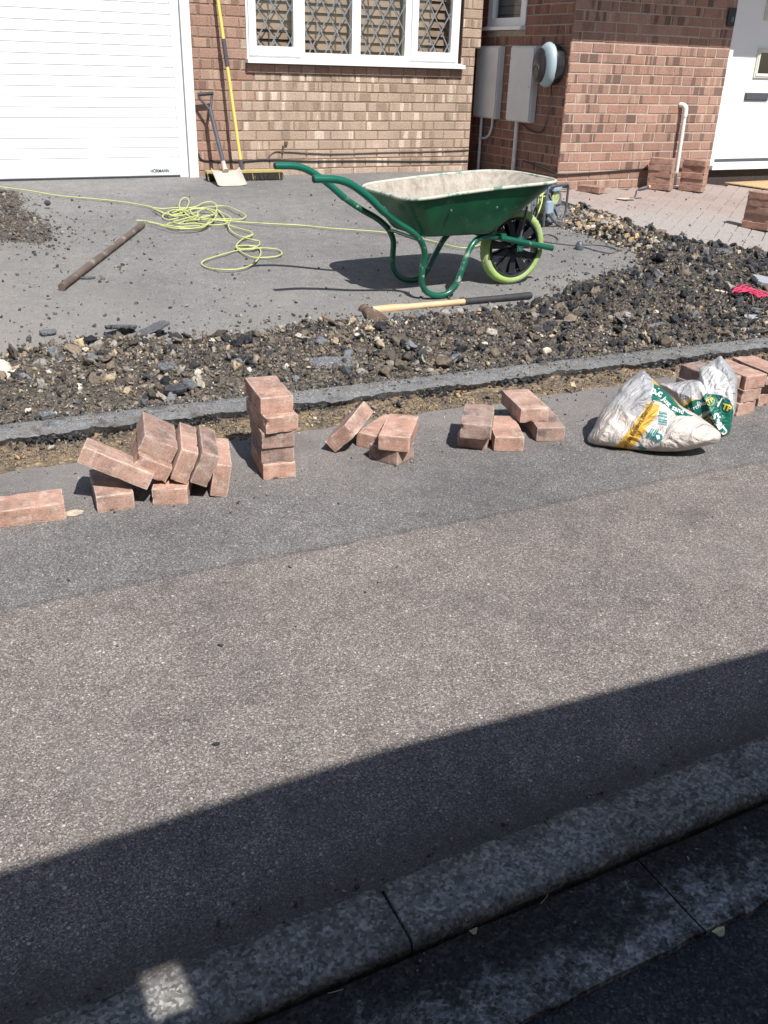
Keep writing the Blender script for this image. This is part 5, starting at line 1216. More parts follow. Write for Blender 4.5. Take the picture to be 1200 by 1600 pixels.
circ = lambda cx_, cy_, rx_, ry_, n=22: [(cx_+rx_*math.cos(2*math.pi*k/n), cy_+ry_*math.sin(2*math.pi*k/n)) for k in range(n)]
poly_print([circ(590, 612, 32, 30)], surfA, 'ink_teal', sA, 'round_symbol')
def boost(surf): return lambda p, f=True, o=0.: surf(p, f, o+.0010)
poly_print([[(575, 598), (598, 594), (604, 620), (582, 632)]], boost(surfA), 'ink_white', sA, 'round_symbol')
for dx in (0, 13, 28, 41): poly_print([[(548+dx, 545+dx*.35), (556+dx, 548+dx*.35), (518+dx, 612+dx*.3), (506+dx, 608+dx*.3)]], surfA, 'ink_teal', sA)
poly_print([[(440, 680), (480, 668), (512, 700), (470, 704)]], surfA, 'ink_teal', sA)
sack_text('Sharp', surfB, (1036, 518), .93, 86, 'ink_white', parent=sB, bold=.035, sx=.84)
sack_text('Trade C', surfB, (985, 535), .95, 60, 'ink_yellow', parent=sB, bold=.015, sx=.8)
sack_text('TP', surfB, (1085, 402), .35, 60, 'ink_yellow', parent=sB, bold=.04)
sack_text('TP', surfB, (968, 355), -.5, 42, 'ink_yellow', parent=sB, bold=.03)
sack_text('Shar', surfB, (908, 372), -.12, 40, 'ink_white', parent=sB, bold=.02)
sack_text('Merch', surfB, (848, 405), -.38, 42, 'ink_white', parent=sB)
def ringpoly(cx_, cy_, r0, r1):
    return [[(cx_+r*math.cos(a), cy_+r*math.sin(a)) for r, a in ((r0, 2*math.pi*k/20), (r1, 2*math.pi*k/20), (r1, 2*math.pi*(k+1)/20), (r0, 2*math.pi*(k+1)/20))] for k in range(20)]
poly_print(ringpoly(1083, 402, 42, 46), surfB, 'ink_teal', sB, 'emblem_ring'); poly_print(ringpoly(968, 356, 27, 30), surfB, 'ink_yellow', sB, 'emblem_ring')
poly_print([[(1015, 385), (1050, 330), (1058, 335), (1022, 400)]], surfB, 'ink_white', sB)

# ================================================================== RUBBLE
def rock_templates(n, sub, flat=1., rough=.35, seed=0):
    out = []
    for i in range(n):
        bm = bmesh.new(); bmesh.ops.create_icosphere(bm, subdivisions=sub, radius=1)
        for v in bm.verts:
            p = v.co.copy(); d = 1+rough*mnoise.noise(p*1.3+Vector((i*7+seed, 0, 0)))*1.5+rough*.6*mnoise.noise(p*3+Vector((0, i*5+seed, 0)))
            v.co = p*d
        # knock flat facets
        for k in range(5):
            r_ = random.Random(i*31+k+seed); nn = Vector((r_.gauss(0, 1), r_.gauss(0, 1), r_.gauss(0, 1))).normalized(); lim = r_.uniform(.62, .9)
            for v in bm.verts:
                dd = v.co.dot(nn)
                if dd > lim: v.co -= nn*(dd-lim)
        bm.verts.ensure_lookup_table(); V = np.array([v.co[:] for v in bm.verts]); Fc = np.array([[v.index for v in f.verts] for f in bm.faces]); V[:, 2] *= flat; out.append((V, Fc)); bm.free()
    return out
T1 = rock_templates(12, 1, .8, .55, 3); T2 = rock_templates(12, 2, .75, .5, 50); T3 = rock_templates(10, 3, .8, .62, 90)
def randrot(r_):
    q_ = r_.randn(4); q_ /= np.linalg.norm(q_); w, x, y, z = q_
    return np.array([[1-2*(y*y+z*z), 2*(x*y-z*w), 2*(x*z+y*w)], [2*(x*y+z*w), 1-2*(x*x+z*z), 2*(y*z-x*w)], [2*(x*z-y*w), 2*(y*z+x*w), 1-2*(x*x+y*y)]])
def rocks(name, items, mat_, label, cat, seed=1):
    """items: list of (x,y,z,size,color)"""
    r_ = np.random.RandomState(seed); VV = []; FF = []; CC = []; k = 0
    for x, y, z, s_, c_ in items:
        T = (T3 if s_ > .014 else T2 if s_ > .0062 else T1)[r_.randint(10)]; V, Fc = T; R_ = randrot(r_); sc_ = s_*np.array([1, r_.uniform(.5, 1), r_.uniform(.35, .85)])
        v = (V*sc_)@R_.T+np.array([x, y, z]); VV.append(v); FF.append(Fc+k); k += len(V); CC.append(np.tile(np.array(list(c_)+[1.]), (len(Fc), 1)))
    VV = np.concatenate(VV); FF = np.concatenate(FF); CC = np.concatenate(CC)
    me = bpy.data.meshes.new(name); me.vertices.add(len(VV)); me.vertices.foreach_set('co', VV.astype(np.float32).ravel())
    me.loops.add(len(FF)*3); me.loops.foreach_set('vertex_index', FF.astype(np.int32).ravel())
    me.polygons.add(len(FF)); me.polygons.foreach_set('loop_start', np.arange(0, len(FF)*3, 3, dtype=np.int32)); me.polygons.foreach_set('loop_total', np.full(len(FF), 3, dtype=np.int32))
    me.update(calc_edges=True); me.materials.append(mat_); at = me.attributes.new('bc', 'FLOAT_COLOR', 'FACE'); at.data.foreach_set('color', CC.astype(np.float32).ravel())
    o = bpy.data.objects.new(name, me); link(o); tag(o, label, cat, kind='stuff'); return o
def poly_g(pts, rag=.026):
    P_ = [Vector(gnd(*p)) if len(p) == 2 else Vector(p) for p in pts]; out = []
    for i in range(len(P_)):
        a, b2 = P_[i], P_[(i+1) % len(P_)]; n_ = max(1, int((b2-a).length/.045)); t_ = (b2-a).normalized(); nn = Vector((-t_.y, t_.x, 0))
        for k in range(n_):
            p = a.lerp(b2, k/n_); w = (nz(p.x, p.y, 6, 1)+.8*nz(p.x, p.y, 19, 2))*rag; out.append((p.x+nn.x*w, p.y+nn.y*w))
    return out
F_poly = poly_g([(-1.3, 3.88, 0), (0, 560), (60, 545), (150, 527), (230, 530), (330, 530), (420, 514), (500, 502), (600, 502), (700, 490), (800, 480), (870, 462), (900, 440), (960, 425), (1005, 420), (990, 392), (940, 372), (888, 356), (885, 345), (890, 318), (868, 304), (893, 312), (965, 343), (1060, 376), (1115, 386), (1165, 394), (1215, 400), (6.6, 4.22, 0), (6.6, 3.02, 0), (1200, 532), (1000, 556), (800, 580), (600, 603), (400, 624), (200, 648), (0, 670), (-1.3, 3.2, 0)])
L_poly = poly_g([(-.7, 6.9, 0), (0, 296), (30, 300), (45, 312), (42, 325), (60, 335), (92, 362), (88, 375), (60, 385), (20, 380), (-20, 375), (-.6, 5.6, 0)])
S_poly = poly_g(rag=.015, pts=[(-1.6, 2.98, 0), (0, 692), (200, 668), (333, 655), (500, 634), (800, 602), (1000, 578), (1100, 566), (6.4, 2.66, 0), (6.4, 2.58, 0), (1100, 584), (1000, 592), (800, 625), (600, 650), (400, 674), (200, 700), (0, 728), (-1.6, 2.8, 0)])
def edge_dist(p, poly):
    d = 1e9
    for i in range(len(poly)):
        a = np.array(poly[i]); b2 = np.array(poly[(i+1) % len(poly)]); ab = b2-a; t = np.clip(np.dot(np.array(p)-a, ab)/np.dot(ab, ab), 0, 1); d = min(d, np.linalg.norm(np.array(p)-a-t*ab))
    return d
def heap_h(x, y, d):
    h = min(1, d/.20); h = h*h*(3-2*h); c = 1-abs(nz(x, y, 11, 21))*2.2; c2 = 1-abs(nz(x, y, 24, 5))*2.2
    return .004+.034*h+.024*h*nz(x, y, 3.2, 4)+.015*h*c+.010*h*c2
def heap(name, poly, label, hk=1.):
    xs_ = [p[0] for p in poly]; ys_ = [p[1] for p in poly]; st_ = .014; nx = int((max(xs_)-min(xs_))/st_); ny = int((max(ys_)-min(ys_))/st_); b_ = MB(); idx = {}; vs = []; fs = []
    GP = np.array([(min(xs_)+i*st_, min(ys_)+j*st_) for j in range(ny+1) for i in range(nx+1)]); IN = inpoly_v(GP, poly); ED = edge_v(GP, poly); q = -1
    for j in range(ny+1):
        for i in range(nx+1):
            q += 1; x, y = GP[q]; ins = IN[q]; d = ED[q]
            if not ins:
                if d > .03: continue
                z = prof(y)-.006
            else: z = prof(y)+heap_h(x, y, d)*hk-.004+.007*nz(x, y, 40, 2)
            idx[(i, j)] = len(vs); vs.append((x, y, z))
    for (i, j), a in idx.items():
        if (i+1, j) in idx and (i, j+1) in idx and (i+1, j+1) in idx: fs.append((a, idx[(i+1, j)], idx[(i+1, j+1)], idx[(i, j+1)]))
    b_.add(vs, fs); o = b_.build(name, M['soil'], smooth=True); tag(o, label, 'soil', kind='stuff'); return o
PAL = {'blk': (.028, .029, .033), 'blk2': (.052, .052, .055), 'gry': (.16, .165, .172), 'brn': (.155, .125, .095), 'brn2': (.225, .18, .135), 'drk': (.088, .074, .060), 'tan': (.42, .33, .22), 'org': (.40, .27, .14), 'pal': (.56, .50, .41), 'gst': (.29, .262, .225)}
def pick(r_, ws):
    ks = list(ws); w = np.array([ws[k] for k in ks], float); w /= w.sum(); c_ = np.array(PAL[ks[r_.choice(len(ks), p=w)]])*r_.uniform(.75, 1.3); return tuple(c_)
def inpoly_v(P, poly):
    x, y = P[:, 0], P[:, 1]; c = np.zeros(len(P), bool); j = len(poly)-1
    for i in range(len(poly)):
        xi, yi = poly[i]; xj, yj = poly[j]
        if yi != yj: c ^= ((yi > y) != (yj > y)) & (x < (xj-xi)*(y-yi)/(yj-yi)+xi)
        j = i
    return c
def edge_v(P, poly):
    d = np.full(len(P), 1e9)
    for i in range(len(poly)):
        a = np.array(poly[i]); ab = np.array(poly[(i+1) % len(poly)])-a; t = np.clip(((P-a)@ab)/(ab@ab), 0, 1); d = np.minimum(d, np.linalg.norm(P-a-t[:, None]*ab, axis=1))
    return d
def fill(poly, n, smin, smax, wsf, hk=1., seed=1, pw=2.2, hf=None, lift=(-.1, .45), clump=0):
    r_ = np.random.RandomState(seed); lo = np.min(poly, 0); hi = np.max(poly, 0); P = np.zeros((0, 2))
    while len(P) < n:
        Q = r_.uniform(lo, hi, (n*2, 2)); P = np.concatenate([P, Q[inpoly_v(Q, poly)]])
    if clump: P = P[[nz(a, b2, 4.2, 77)+.5*nz(a, b2, 10, 78)+r_.uniform(-.25, .25) > clump-.1 for a, b2 in P]]
    P = P[:n]; D = edge_v(P, poly); out = []
    for (x, y), d in zip(P, D):
        s_ = smin+(smax-smin)*r_.rand()**pw*min(1, .35+d/.15)
        z = (prof(y)+heap_h(x, y, d)*hk if hf is None else hf(x, y))+s_*r_.uniform(*lift)
        out.append((x, y, z, s_, pick(r_, wsf(x, y, r_))))
    return out
heap('soil_heap', F_poly, 'dark broken-up soil along the front and right of the driveway'); heap('soil_heap', L_poly, 'low heap of dark soil at the left edge of the driveway', .55)
def ws_front(x, y, r_):
    n_ = nz(x, y, 2.3, 11)
    blk = 1/(1+math.exp(-(x-2.0+n_*2.6)*1.6))
    n2 = nz(x, y, 4.5, 31)
    return {'blk': .5+6*blk*max(.05, .8+3.2*n2), 'blk2': .9+4*blk, 'drk': 2.2, 'brn': 3.-1.2*blk, 'brn2': 2.6-1.4*blk, 'gry': .9, 'gst': 2.0-1.5*blk, 'tan': .75-.45*blk, 'org': .14+.12*(n2 > .2), 'pal': .38-.24*blk}
def ws_right(x, y, r_): return ws_front(x, y, r_)
it = fill(F_poly, 70000, .0018, .0060, ws_front, seed=4, pw=1.6, lift=(-.5, .7))+fill(F_poly, 12500, .006, .015, ws_front, seed=6, pw=2.4, lift=(-.3, .5))
it += fill(F_poly, 3400, .012, .034, lambda x, y, r_: {k: v*((.5+.5*(x < 1.7)) if k in ('tan', 'org', 'pal') else 1) for k, v in ws_front(x, y, r_).items()}, seed=5, pw=2.1, lift=(-.2, .6), clump=.1)
r_b = np.random.RandomState(77)
big = fill(F_poly, 330, .026, .048, lambda x, y, r_: ({'tan': 1.3, 'pal': .8, 'gst': 2, 'brn2': 2.5, 'brn': 2, 'gry': 1.4, 'blk2': 2} if x < 1.8 else {'tan': .5, 'pal': .35, 'gst': .7, 'brn2': 1.2, 'brn': 2, 'gry': 1.2, 'blk2': 4, 'blk': 4}), seed=91, pw=2.4, lift=(-.1, .3))
it += [(x, y, z, s_*.8, c_) for x, y, z, s_, c_ in big]
# stony tan patch in the strip by the forecourt edge
R_poly = poly_g([(862, 352), (885, 345), (890, 318), (900, 322), (965, 345), (1050, 378), (1080, 400), (1000, 400), (940, 378)])
it += fill(R_poly, 800, .009, .030, lambda x, y, r_: {'tan': 1.2, 'org': .7, 'brn': 2, 'gst': 1.2, 'drk': 1.2, 'pal': .35, 'blk': .5}, seed=9, pw=1.6)
rocks('rubble', it, M['rubble'], 'loose rubble of dark bitumen, soil and tan stones along the dug-up strip', 'rubble', 3)
rocks('rubble', fill(L_poly, 9000, .002, .006, lambda x, y, r_: {'brn': 3, 'drk': 3, 'blk2': 1.5, 'gst': 2, 'gry': 1}, hk=.55, seed=13, pw=1.6)+fill(L_poly, 1300, .006, .020, lambda x, y, r_: {'brn': 3, 'drk': 3, 'blk2': 1.5, 'gst': 2, 'gry': 1}, hk=.55, seed=12), M['rubble'], 'dusty dark rubble on the low heap at the left edge', 'rubble', 8)
def ws_s(x, y, r_):
    n_ = nz(x, y, 3, 41)
    return {'blk': 1.2+2*(x > 1.2), 'drk': 1.5, 'brn': 2, 'brn2': 2, 'org': .35+1.3*(n_ > .15), 'tan': .6+1.2*(n_ > .1), 'pal': .15, 'gst': 1}
rocks('rubble', fill(S_poly, 18000, .0012, .0042, ws_s, seed=17, hf=lambda x, y: soilz(x, y)+.003, pw=1.6)+fill(S_poly, 1300, .004, .009, ws_s, seed=15, hf=lambda x, y: soilz(x, y)+.004, pw=2.5)+fill(S_poly, 130, .010, .019, ws_s, seed=16, hf=lambda x, y: soilz(x, y)+.004, pw=2), M['rubble'], 'gritty sandy rubble between the footpath and the old asphalt edging', 'rubble', 9)
# black crumbly underside of the broken edging
it = []; r_ = np.random.RandomState(3)
for k in range(11000):
    x = r_.uniform(-1.5, 6.5); yc = 2.965-.042*(x-.1); 
    if nz(x, 0, 4.5, 9) < .05 and r_.rand() < .8: continue
    it.append((x, yc+r_.uniform(-.035, .018), r_.uniform(-.022, .010), .0025+.009*r_.rand()**2.5, pick(r_, {'blk': 3, 'blk2': 2, 'gry': .5, 'drk': 1})))
rocks('rubble', it, M['rubble'], 'black crumbled bitumen under the broken asphalt edging', 'rubble', 10)
it = []
for k in range(9000):
    x = r_.uniform(-1.5, 6.5); yc = 2.965-.042*(x-.1); u_ = r_.rand()**(.35 if nz(x, 3, 5) > -.1 else .8)
    it.append((x, yc+.005+.17*u_, .020, .0012+.0065*r_.rand()**3.2, pick(r_, {'blk2': 1.2, 'gry': 2, 'drk': 1.2, 'brn': 2, 'gst': 1.5})))
rocks('edging_crumbs', it, M['rubble'], 'grit and crumbs lying on top of the old asphalt edging', 'crumbs', 14)
# crumbs thrown out over the driveway, forecourt and footpath
it = []; r_ = np.random.RandomState(21)
C_ = r_.uniform((-.2, 3.3), (4.6, 7.0), (40000, 2)); C_ = C_[~inpoly_v(C_, F_poly)]; CD = edge_v(C_, F_poly); CL = edge_v(C_, L_poly)
for (x, y), d, d2 in zip(C_, CD, CL):
    if len(it) >= 5200: break
    pr = .9*math.exp(-d/.085)+.25*math.exp(-d/.3)+.7*math.exp(-d2/.2)+.018+.05*(x < 1.6 and y < 5.2)
    if r_.rand() > pr: continue
    s_ = .0018+.0105*r_.rand()**(2.4 if d < .12 else 3.8); it.append((x, y, prof(y)+s_*.4, s_, pick(r_, {'blk2': 2, 'drk': 2.5, 'brn': 2, 'gst': 1.3, 'gry': 1})))
rocks('driveway_crumbs', it, M['rubble'], 'small dark crumbs scattered over the driveway surface', 'crumbs', 11)
it = []
while len(it) < 120:
    x = r_.uniform(4.62, 6.2); y = r_.uniform(4.3, 6.2)
    if not in_court(x, y) or r_.rand() > math.exp(-edge_dist((x, y), F_poly)/.35)+.05: continue
    s_ = .0018+.008*r_.rand()**3; it.append((x, y, prof(y)+.032+s_*.3, s_, pick(r_, {'drk': 2.5, 'brn': 2, 'blk2': 1})))
rocks('paving_crumbs', it, M['rubble'], 'small dark crumbs scattered over the block paving', 'crumbs', 12)
it = []
while len(it) < 520:
    x = r_.uniform(-.2, 3.4); y = r_.uniform(.95, 2.7)
    pr = math.exp(-(2.7-y)/.10)+.035*(y > 2.0)+.008
    if 1.75 < x < 2.4 and y > 2.3: pr += .25
    if r_.rand() > pr: continue
    s_ = .0012+.005*r_.rand()**3; it.append((x, y, .001+s_*.4, s_, pick(r_, {'blk': 1.5, 'drk': 2.5, 'brn': 2, 'pal': .6, 'gst': 1})))
for u, v, s_ in ((338, 1165, .0075), (345, 1010, .0065), (183, 1011, .004), (372, 787, .006), (453, 887, .0055), (529, 788, .005), (620, 887, .004), (571, 926, .005), (107, 908, .0045), (179, 802, .005), (1113, 808, .003), (462, 980, .003)):
    p = gnd(u, v); it.append((p.x, p.y, s_*.5, s_, PAL['blk2']))
for k in range(260):   # brick chips and grit dropped round the loose bricks
    x = r_.uniform(.05, 2.7); y = 2.38+r_.normal()*.12; s_ = .0012+.0045*r_.rand()**3; it.append((x, y, .001+s_*.4, s_, pick(r_, {'org': .01, 'drk': 1.5, 'brn': 2, 'gst': 1.2, 'pal': .5}) if r_.rand() < .6 else (.33*r_.uniform(.7, 1.1), .20, .15)))
rocks('footpath_crumbs', it, M['rubble'], 'small dark stones scattered on the asphalt footpath', 'crumbs', 13)

it = []
while len(it) < 1500:   # silt and grit washed into the channel and along the back of the kerb
    x = r_.uniform(-.3, 2.6); back = r_.rand() < .45
    y = (.886+abs(r_.normal())*.022-.012*(nz(x, 0, 7) > .1)) if back else .765-abs(r_.normal())*.045
    if back and nz(x, 2, 3) < -.15: continue
    s_ = .0010+.0038*r_.rand()**3.5; it.append((x, y, (.002 if back else -.029)+s_*.3, s_, pick(r_, {'drk': 3, 'brn': 3, 'gst': 1.2, 'pal': .35, 'gry': 1})))
rocks('kerbside_grit', it, M['rubble'], 'fine grit lying along the kerb and in the channel below it', 'grit', 15)
for (u, v, a_, l_) in ((845, 1412, .3, .028), (512, 1552, -.4, .022)):   # dry grass stalks
    p = gnd(u, v, -.026); b_ = MB(); b_.tube([p, p+Vector((l_*.5*math.cos(a_), l_*.5*math.sin(a_), .003)), p+Vector((l_*math.cos(a_+.2), l_*math.sin(a_+.2), .001))], .0006, 5); o = b_.build('grass_stalk', M['leaf']); tag(o, 'dry straw-coloured stalk in the channel, '+('right of the kerb joint' if u > 600 else 'left of the kerb joint'), 'stalk')
# countable lumps, slabs and stones that stand out of the rubble
def heap_z(u, v, lift):
    p = gnd(u, v, lift); return p
def lumpobj(name, u, v, size, mt, label, cat, flat=.7, seed=0, lift=.035, rz=None, asp=.7, facets=3, group=None, embed=.35):
    r_ = random.Random(seed); bm = bmesh.new(); bmesh.ops.create_icosphere(bm, subdivisions=4, radius=1)
    for v_ in bm.verts:
        p = v_.co.copy(); v_.co = p*(1+.38*mnoise.noise(p*1.1+Vector((seed*3.1, 0, 0)))+.14*mnoise.noise(p*3.2+Vector((0, seed*2.3, 0)))+.05*mnoise.noise(p*9))
    for k in range(facets+3):
        nn = Vector((r_.gauss(0, 1), r_.gauss(0, 1), r_.gauss(0, .8))).normalized(); lim = r_.uniform(.55, .85)
        for v_ in bm.verts:
            dd = v_.co.dot(nn)
            if dd > lim: v_.co -= nn*(dd-lim)*.95
    for v_ in bm.verts: v_.co = Vector((v_.co.x*size, v_.co.y*size*asp, v_.co.z*size*flat))+Vector((mnoise.noise(v_.co*14), mnoise.noise(v_.co*15+Vector((5, 0, 0))), mnoise.noise(v_.co*16+Vector((0, 7, 0)))))*size*.03
    for f in bm.faces: f.smooth = True
    for e in bm.edges:
        if e.calc_face_angle(0) > .55: e.smooth = False
    me = bpy.data.meshes.new(name); bm.to_mesh(me); bm.free(); me.materials.append(M[mt]); o = bpy.data.objects.new(name, me); link(o)
    p = gnd(u, v, lift); o.location = (p.x, p.y, p.z+size*flat*(.5-embed)); o.rotation_euler = (r_.uniform(-.2, .2), r_.uniform(-.2, .2), r_.uniform(0, 6) if rz is None else rz); tag(o, label, cat, group); return o
GS = 'larger stones in the rubble'
st_ = [(854, 548, .021, 'pale_stone', 'triangular pale stone standing at the front of the rubble near the asphalt edging'),
 (755, 541, .021, 'pale_stone', 'pointed cream stone above the asphalt edging below the maul grip'),
 (870, 503, .030, 'pale_stone', 'rounded cream stone, largest of the pair below the wheelbarrow wheel'),
 (848, 507, .022, 'tan_stone', 'flat tan stone just left of the rounded cream stone'),
 (1024, 489, .022, 'pale_stone', 'two-lobed cream stone in the middle of the right-hand rubble'),
 (1092, 476, .026, 'tan_stone', 'tan angular stone below the long cream stone block'),
 (1080, 484, .017, 'pale_stone', 'small pale stone touching the tan angular stone'),
 (1154, 472, .014, 'pale_stone', 'small round cream stone below the pink string'),
 (963, 497, .024, 'pale_stone', 'cream stone beside the narrow grey sliver of asphalt'),
 (1095, 405, .026, 'tan_stone', 'brown-tan stone in front of the large asphalt chunk'),
 (379, 560, .021, 'pale_stone', 'pale stone above the top of the brick tower'),
 (401, 576, .015, 'pale_stone', 'sharp cream flake right beside the brick tower top'),
 (145, 568, .022, 'tan_stone', 'flat tan stone at the back of the left rubble'),
 (109, 609, .013, 'pale_stone', 'small oval white stone in the left rubble'),
 (166, 590, .015, 'tan_stone', 'orange-tan stone in the middle of the left rubble'),
 (500, 500, .017, 'tan_stone', 'orange stone at the back edge of the rubble left of the maul'),
 (0, 580, .055, 'pale_stone', 'big pale rough stone cut by the left edge of the picture'),
 (672, 545, .017, 'tan_stone', 'light tan stone in the middle of the rubble below the maul handle'),
 (895, 602, .017, 'tan_stone', 'yellow stone in the sandy strip in front of the asphalt edging'),
 (943, 356, .020, 'pale_stone', 'pale stone near the forecourt edge behind the cable plug'),
 (905, 327, .018, 'tan_stone', 'orange-tan stone nearest the cable reel'),
 (1197, 505, .018, 'tan_stone', 'brown rounded stone at the right edge above the asphalt edging')]
for i, (u, v, s_, mt, lb) in enumerate(st_): lumpobj('stone', u, v, s_, mt, lb, 'stone', seed=i+1, group=GS, lift=.035 if v > 400 and not (u == 895) else .02, asp=.75)
for i, (u, v, s_, mt, lb) in enumerate([(691, 568, .036, 'brown_lump', 'round brown clod in the rubble just above the asphalt edging'), (625, 573, .034, 'brown_lump', 'flat brown clod left of the round brown clod'),
  (963, 446, .030, 'black_lump', 'black bitumen lump at the back edge of the right rubble'), (1013, 448, .034, 'black_lump', 'black crumbly bitumen lump right of the lone back-edge lump'),
  (619, 503, .030, 'black_lump', 'black lump directly in front of the maul handle'), (1000, 375, .034, 'black_lump', 'black lump in the strip beside the forecourt edge'), (1035, 385, .034, 'black_lump', 'black lump beside the block paving, left of the large asphalt chunk'),
  (1040, 535, .034, 'brown_lump', 'brown block of soil at the front of the right rubble'), (540, 580, .03, 'black_lump', 'black lump left of the flat brown clod'), (1066, 367, .020, 'black_lump', 'small black lump on the very edge of the block paving'),
  (1196, 422, .045, 'black_lump', 'big black lump at the right edge above the grey slab'), (75, 318, .022, 'black_lump', 'dark lump beside the low heap at the left'), (80, 595, .02, 'black_lump', 'dark lump in the left rubble')]):
    lumpobj('soil_lump', u, v, s_, mt, lb, 'lump', seed=i+40, group='dark lumps in the rubble', asp=.85, flat=.8)
lumpobj('asphalt_chunk', 1135, 398, .085, 'slab_grey', 'largest asphalt chunk lying against the corner of the block paving', 'asphalt chunk', seed=71, flat=.42, asp=.7, lift=.03, rz=.1)
lumpobj('stone_block', 1122, 459, .058, 'pale_stone', 'long cream stone block lying beside the pink string', 'stone', seed=77, flat=.32, asp=.36, lift=.04, rz=-.32, facets=5)
def slab(u, v, w, d, t, rz, tx, ty, label, mt='slab_grey', lift=.04, seed=0):
    r_ = random.Random(seed); n = 22; b_ = MB(); ring = []
    for k in range(n):
        a = 2*math.pi*k/n; sq = 1/max(abs(math.cos(a)), abs(math.sin(a)))**.75; rr_ = sq*(1+r_.uniform(-.14, .10)); ring.append((w/2*math.cos(a)*rr_, d/2*math.sin(a)*rr_))
    vs = [(x, y, t/2+r_.uniform(-.001, .001)) for x, y in ring]+[(x*1.01+r_.uniform(-.002, .002), y*1.01+r_.uniform(-.002, .002), 0) for x, y in ring]+[(x*.93, y*.93, -t/2+r_.uniform(-.004, .004)) for x, y in ring]
    b_.add(vs, [tuple(range(n)), tuple(range(3*n-1, 2*n-1, -1))]+[(n+i, n+(i+1) % n, (i+1) % n, i) for i in range(n)]+[(2*n+i, 2*n+(i+1) % n, n+(i+1) % n, n+i) for i in range(n)])
    o = b_.build('asphalt_slab', M[mt]); p = gnd(u, v, lift); o.location = p; o.rotation_euler = (tx, ty, rz); tag(o, label, 'asphalt slab', 'broken slabs of asphalt'); return o
slab(190, 511, .14, .09, .014, .5, -.22, .22, 'thin asphalt slab tilted at the back of the left rubble, left of its pair', lift=.030, seed=2)
slab(238, 514, .15, .10, .012, .2, -.12, -.30, 'thin asphalt slab propped up, right of the pair behind the left rubble', lift=.032, seed=3)
slab(519, 569, .20, .075, .020, -.05, .35, .02, 'long dark asphalt slab lying at the front of the rubble', lift=.048, seed=4)
slab(262, 574, .07, .05, .016, .2, .3, 0, 'small slate grey slab in the upper left rubble', lift=.055, seed=5)
slab(296, 600, .05, .055, .014, .9, .5, .1, 'small bluish slab standing up in the left rubble', lift=.05, seed=6)
slab(273, 608, .08, .04, .018, 0, .3, 0, 'dark wedge of asphalt beside the small bluish slab', 'black_lump', lift=.045, seed=7)
slab(1030, 510, .15, .045, .016, .2, .4, 0, 'grey asphalt slab in the middle of the right rubble', lift=.048, seed=8)
slab(981, 492, .085, .028, .010, .85, .3, 0, 'narrow pale grey sliver of asphalt slanting in the right rubble', 'slab_pale', lift=.055, seed=9)
slab(1075, 431, .12, .06, .014, .1, .25, .1, 'pale grey slab below the large asphalt chunk', 'slab_pale', lift=.045, seed=10)
slab(1205, 443, .20, .14, .03, -.45, .15, .15, 'grey concrete slab at the right edge beside the pink string', 'slab_pale', lift=.055, seed=11)
slab(1174, 496, .07, .04, .010, -.4, .35, 0, 'small pale slab near the right edge above the edging', 'slab_pale', lift=.05, seed=12)
slab(73, 648, .05, .035, .012, .2, .2, 0, 'small grey slab at the foot of the left rubble', lift=.035, seed=13)
slab(75, 519, .07, .04, .012, .1, .15, 0, 'flat dark piece of asphalt lying alone on the driveway left of the slabs', lift=.012, seed=14)
slab(137, 434, .07, .025, .008, -.1, 0, 0, 'thin dark sliver of asphalt beside the lower end of the metal tube', lift=.006, seed=15)
# pink string
b_ = MB(); r_ = random.Random(5)
for k in range(13):
    P_ = [gnd(1146+r_.uniform(-3, 6), 455+r_.uniform(-3, 3), .07), gnd(1155+r_.uniform(-5, 5), 449+r_.uniform(-4, 8), .085), gnd(1165+r_.uniform(-5, 5), 446+r_.uniform(-3, 10), .09), gnd(1176+r_.uniform(-5, 5), 452+r_.uniform(-4, 8), .08), gnd(1186+r_.uniform(-6, 6), 458+r_.uniform(-5, 6), .07), gnd(1196+r_.uniform(-4, 6), 461+r_.uniform(-3, 3), .06)]
    b_.tube(catmull(P_, 6), .0022, 6)
o = b_.build('pink_string', M['pink'], smooth=True); tag(o, 'tangle of bright pink string on the rubble at the right edge', 'string')
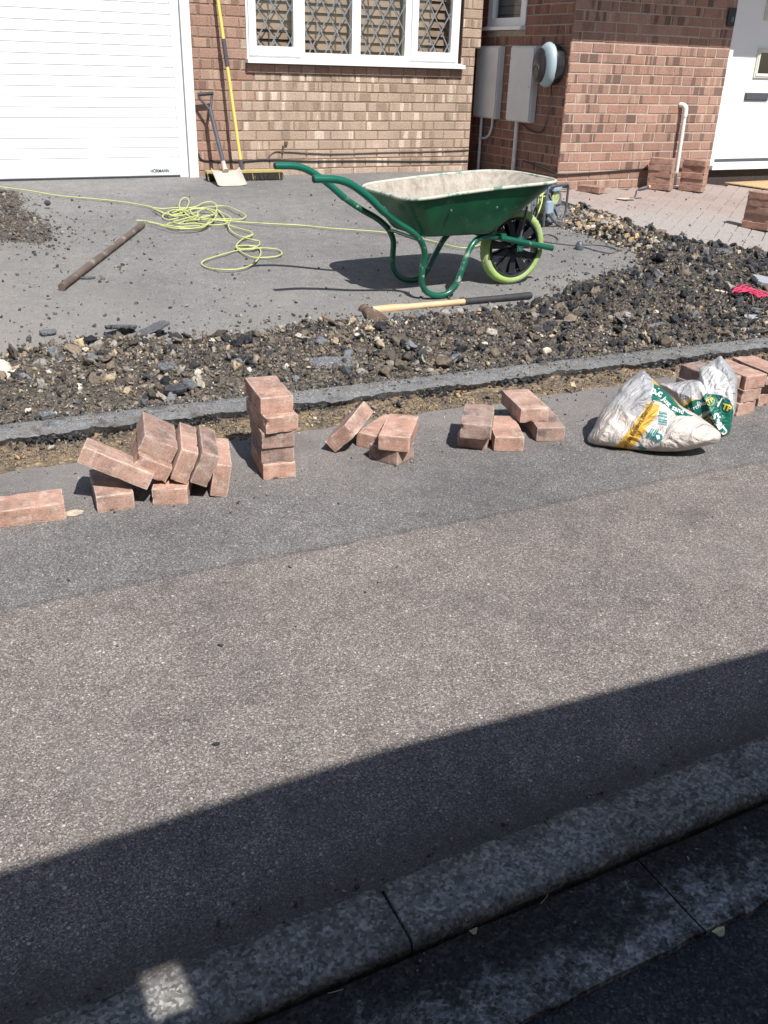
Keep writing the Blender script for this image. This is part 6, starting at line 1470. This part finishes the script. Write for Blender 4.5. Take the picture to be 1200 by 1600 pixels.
# leaves and twig in the channel
for (u, v, lb, s_) in ((1122, 1460, 'pale yellow dry leaf on the road beside the channel joint', .011), (739, 1459, 'small brown dry leaf in the channel under the kerb', .007)):
    p = gnd(u, v, -.028); b_ = MB(); n = 14; vs = [(s_*math.cos(a)*(1+.15*math.sin(3*a)), s_*.65*math.sin(a)*(1+.1*math.cos(5*a)), .003*math.cos(2*a)) for a in [2*math.pi*k/n for k in range(n)]]+[(0, 0, .0015)]
    vs += [(x, y, z-.0007) for x, y, z in vs]
    b_.add(vs, [(i, (i+1) % n, n) for i in range(n)]+[((i+1) % n+n+1, i+n+1, 2*n+1) for i in range(n)]); o = b_.build('leaf', M['leaf']); o.location = (p.x, p.y, p.z+.007); tag(o, lb, 'leaf')

# ------------------------------------------------------------------ tall boarding added unseen behind the camera to cast the foreground shade
fe = empty('shade_boarding', (0, -.4, -.04)); tag(fe, 'tall timber boarding added unseen behind the camera to shade the foreground', 'shade caster')
YB = -.40; zt = lambda x: (1.152-.07*max(0, x-.72)+.40)/.78+.04
SX0, SX1, SZ0, SZ1 = .186, .238, (.812+.40)/.78+.04, (.890+.40)/.78+.04  # slot shaped to let through the light patch at the kerb
x = -3.2
while x < 6.5:
    x2 = x+.145; cuts = [(x+.0008, x2-.0008)]
    hit = x < SX1 and x2 > SX0
    b_ = MB()
    def bd(a, c, z0_, z1_, z2_):
        vs = [(a, -.010, z0_), (c, -.010, z0_), (c, .0, z0_), (a, 0, z0_), (a, -.010, z1_), (c, -.010, z2_), (c, 0, z2_), (a, 0, z1_)]
        b_.add(vs, [(3, 2, 1, 0), (4, 5, 6, 7), (0, 1, 5, 4), (1, 2, 6, 5), (2, 3, 7, 6), (3, 0, 4, 7)])
    a, c = x-.001, x2+.001
    if not hit: bd(a, c, 0, zt(a), zt(c))
    else:
        l_, r2 = max(a, SX0), min(c, SX1)
        if l_ > a: bd(a, l_, 0, zt(a), zt(l_))
        if r2 < c: bd(r2, c, 0, zt(r2), zt(c))
        bd(l_, r2, 0, SZ0, SZ0); bd(l_, r2, SZ1, zt(l_), zt(r2))
    b_.build('shade_board', M['shade_board'], fe); x = x2
for z in (.3, 1.1):
    b_ = MB(); b_.box((-3.2, -.05, z), (6.5, -.0105, z+.08)); b_.build('rail', M['shade_board'], fe)
for x in (-3.0, -1.2, 2.4, 4.2, 6.2):
    b_ = MB(); b_.box((x, -.13, -.1), (x+.08, -.051, 1.55)); b_.build('post', M['shade_board'], fe)
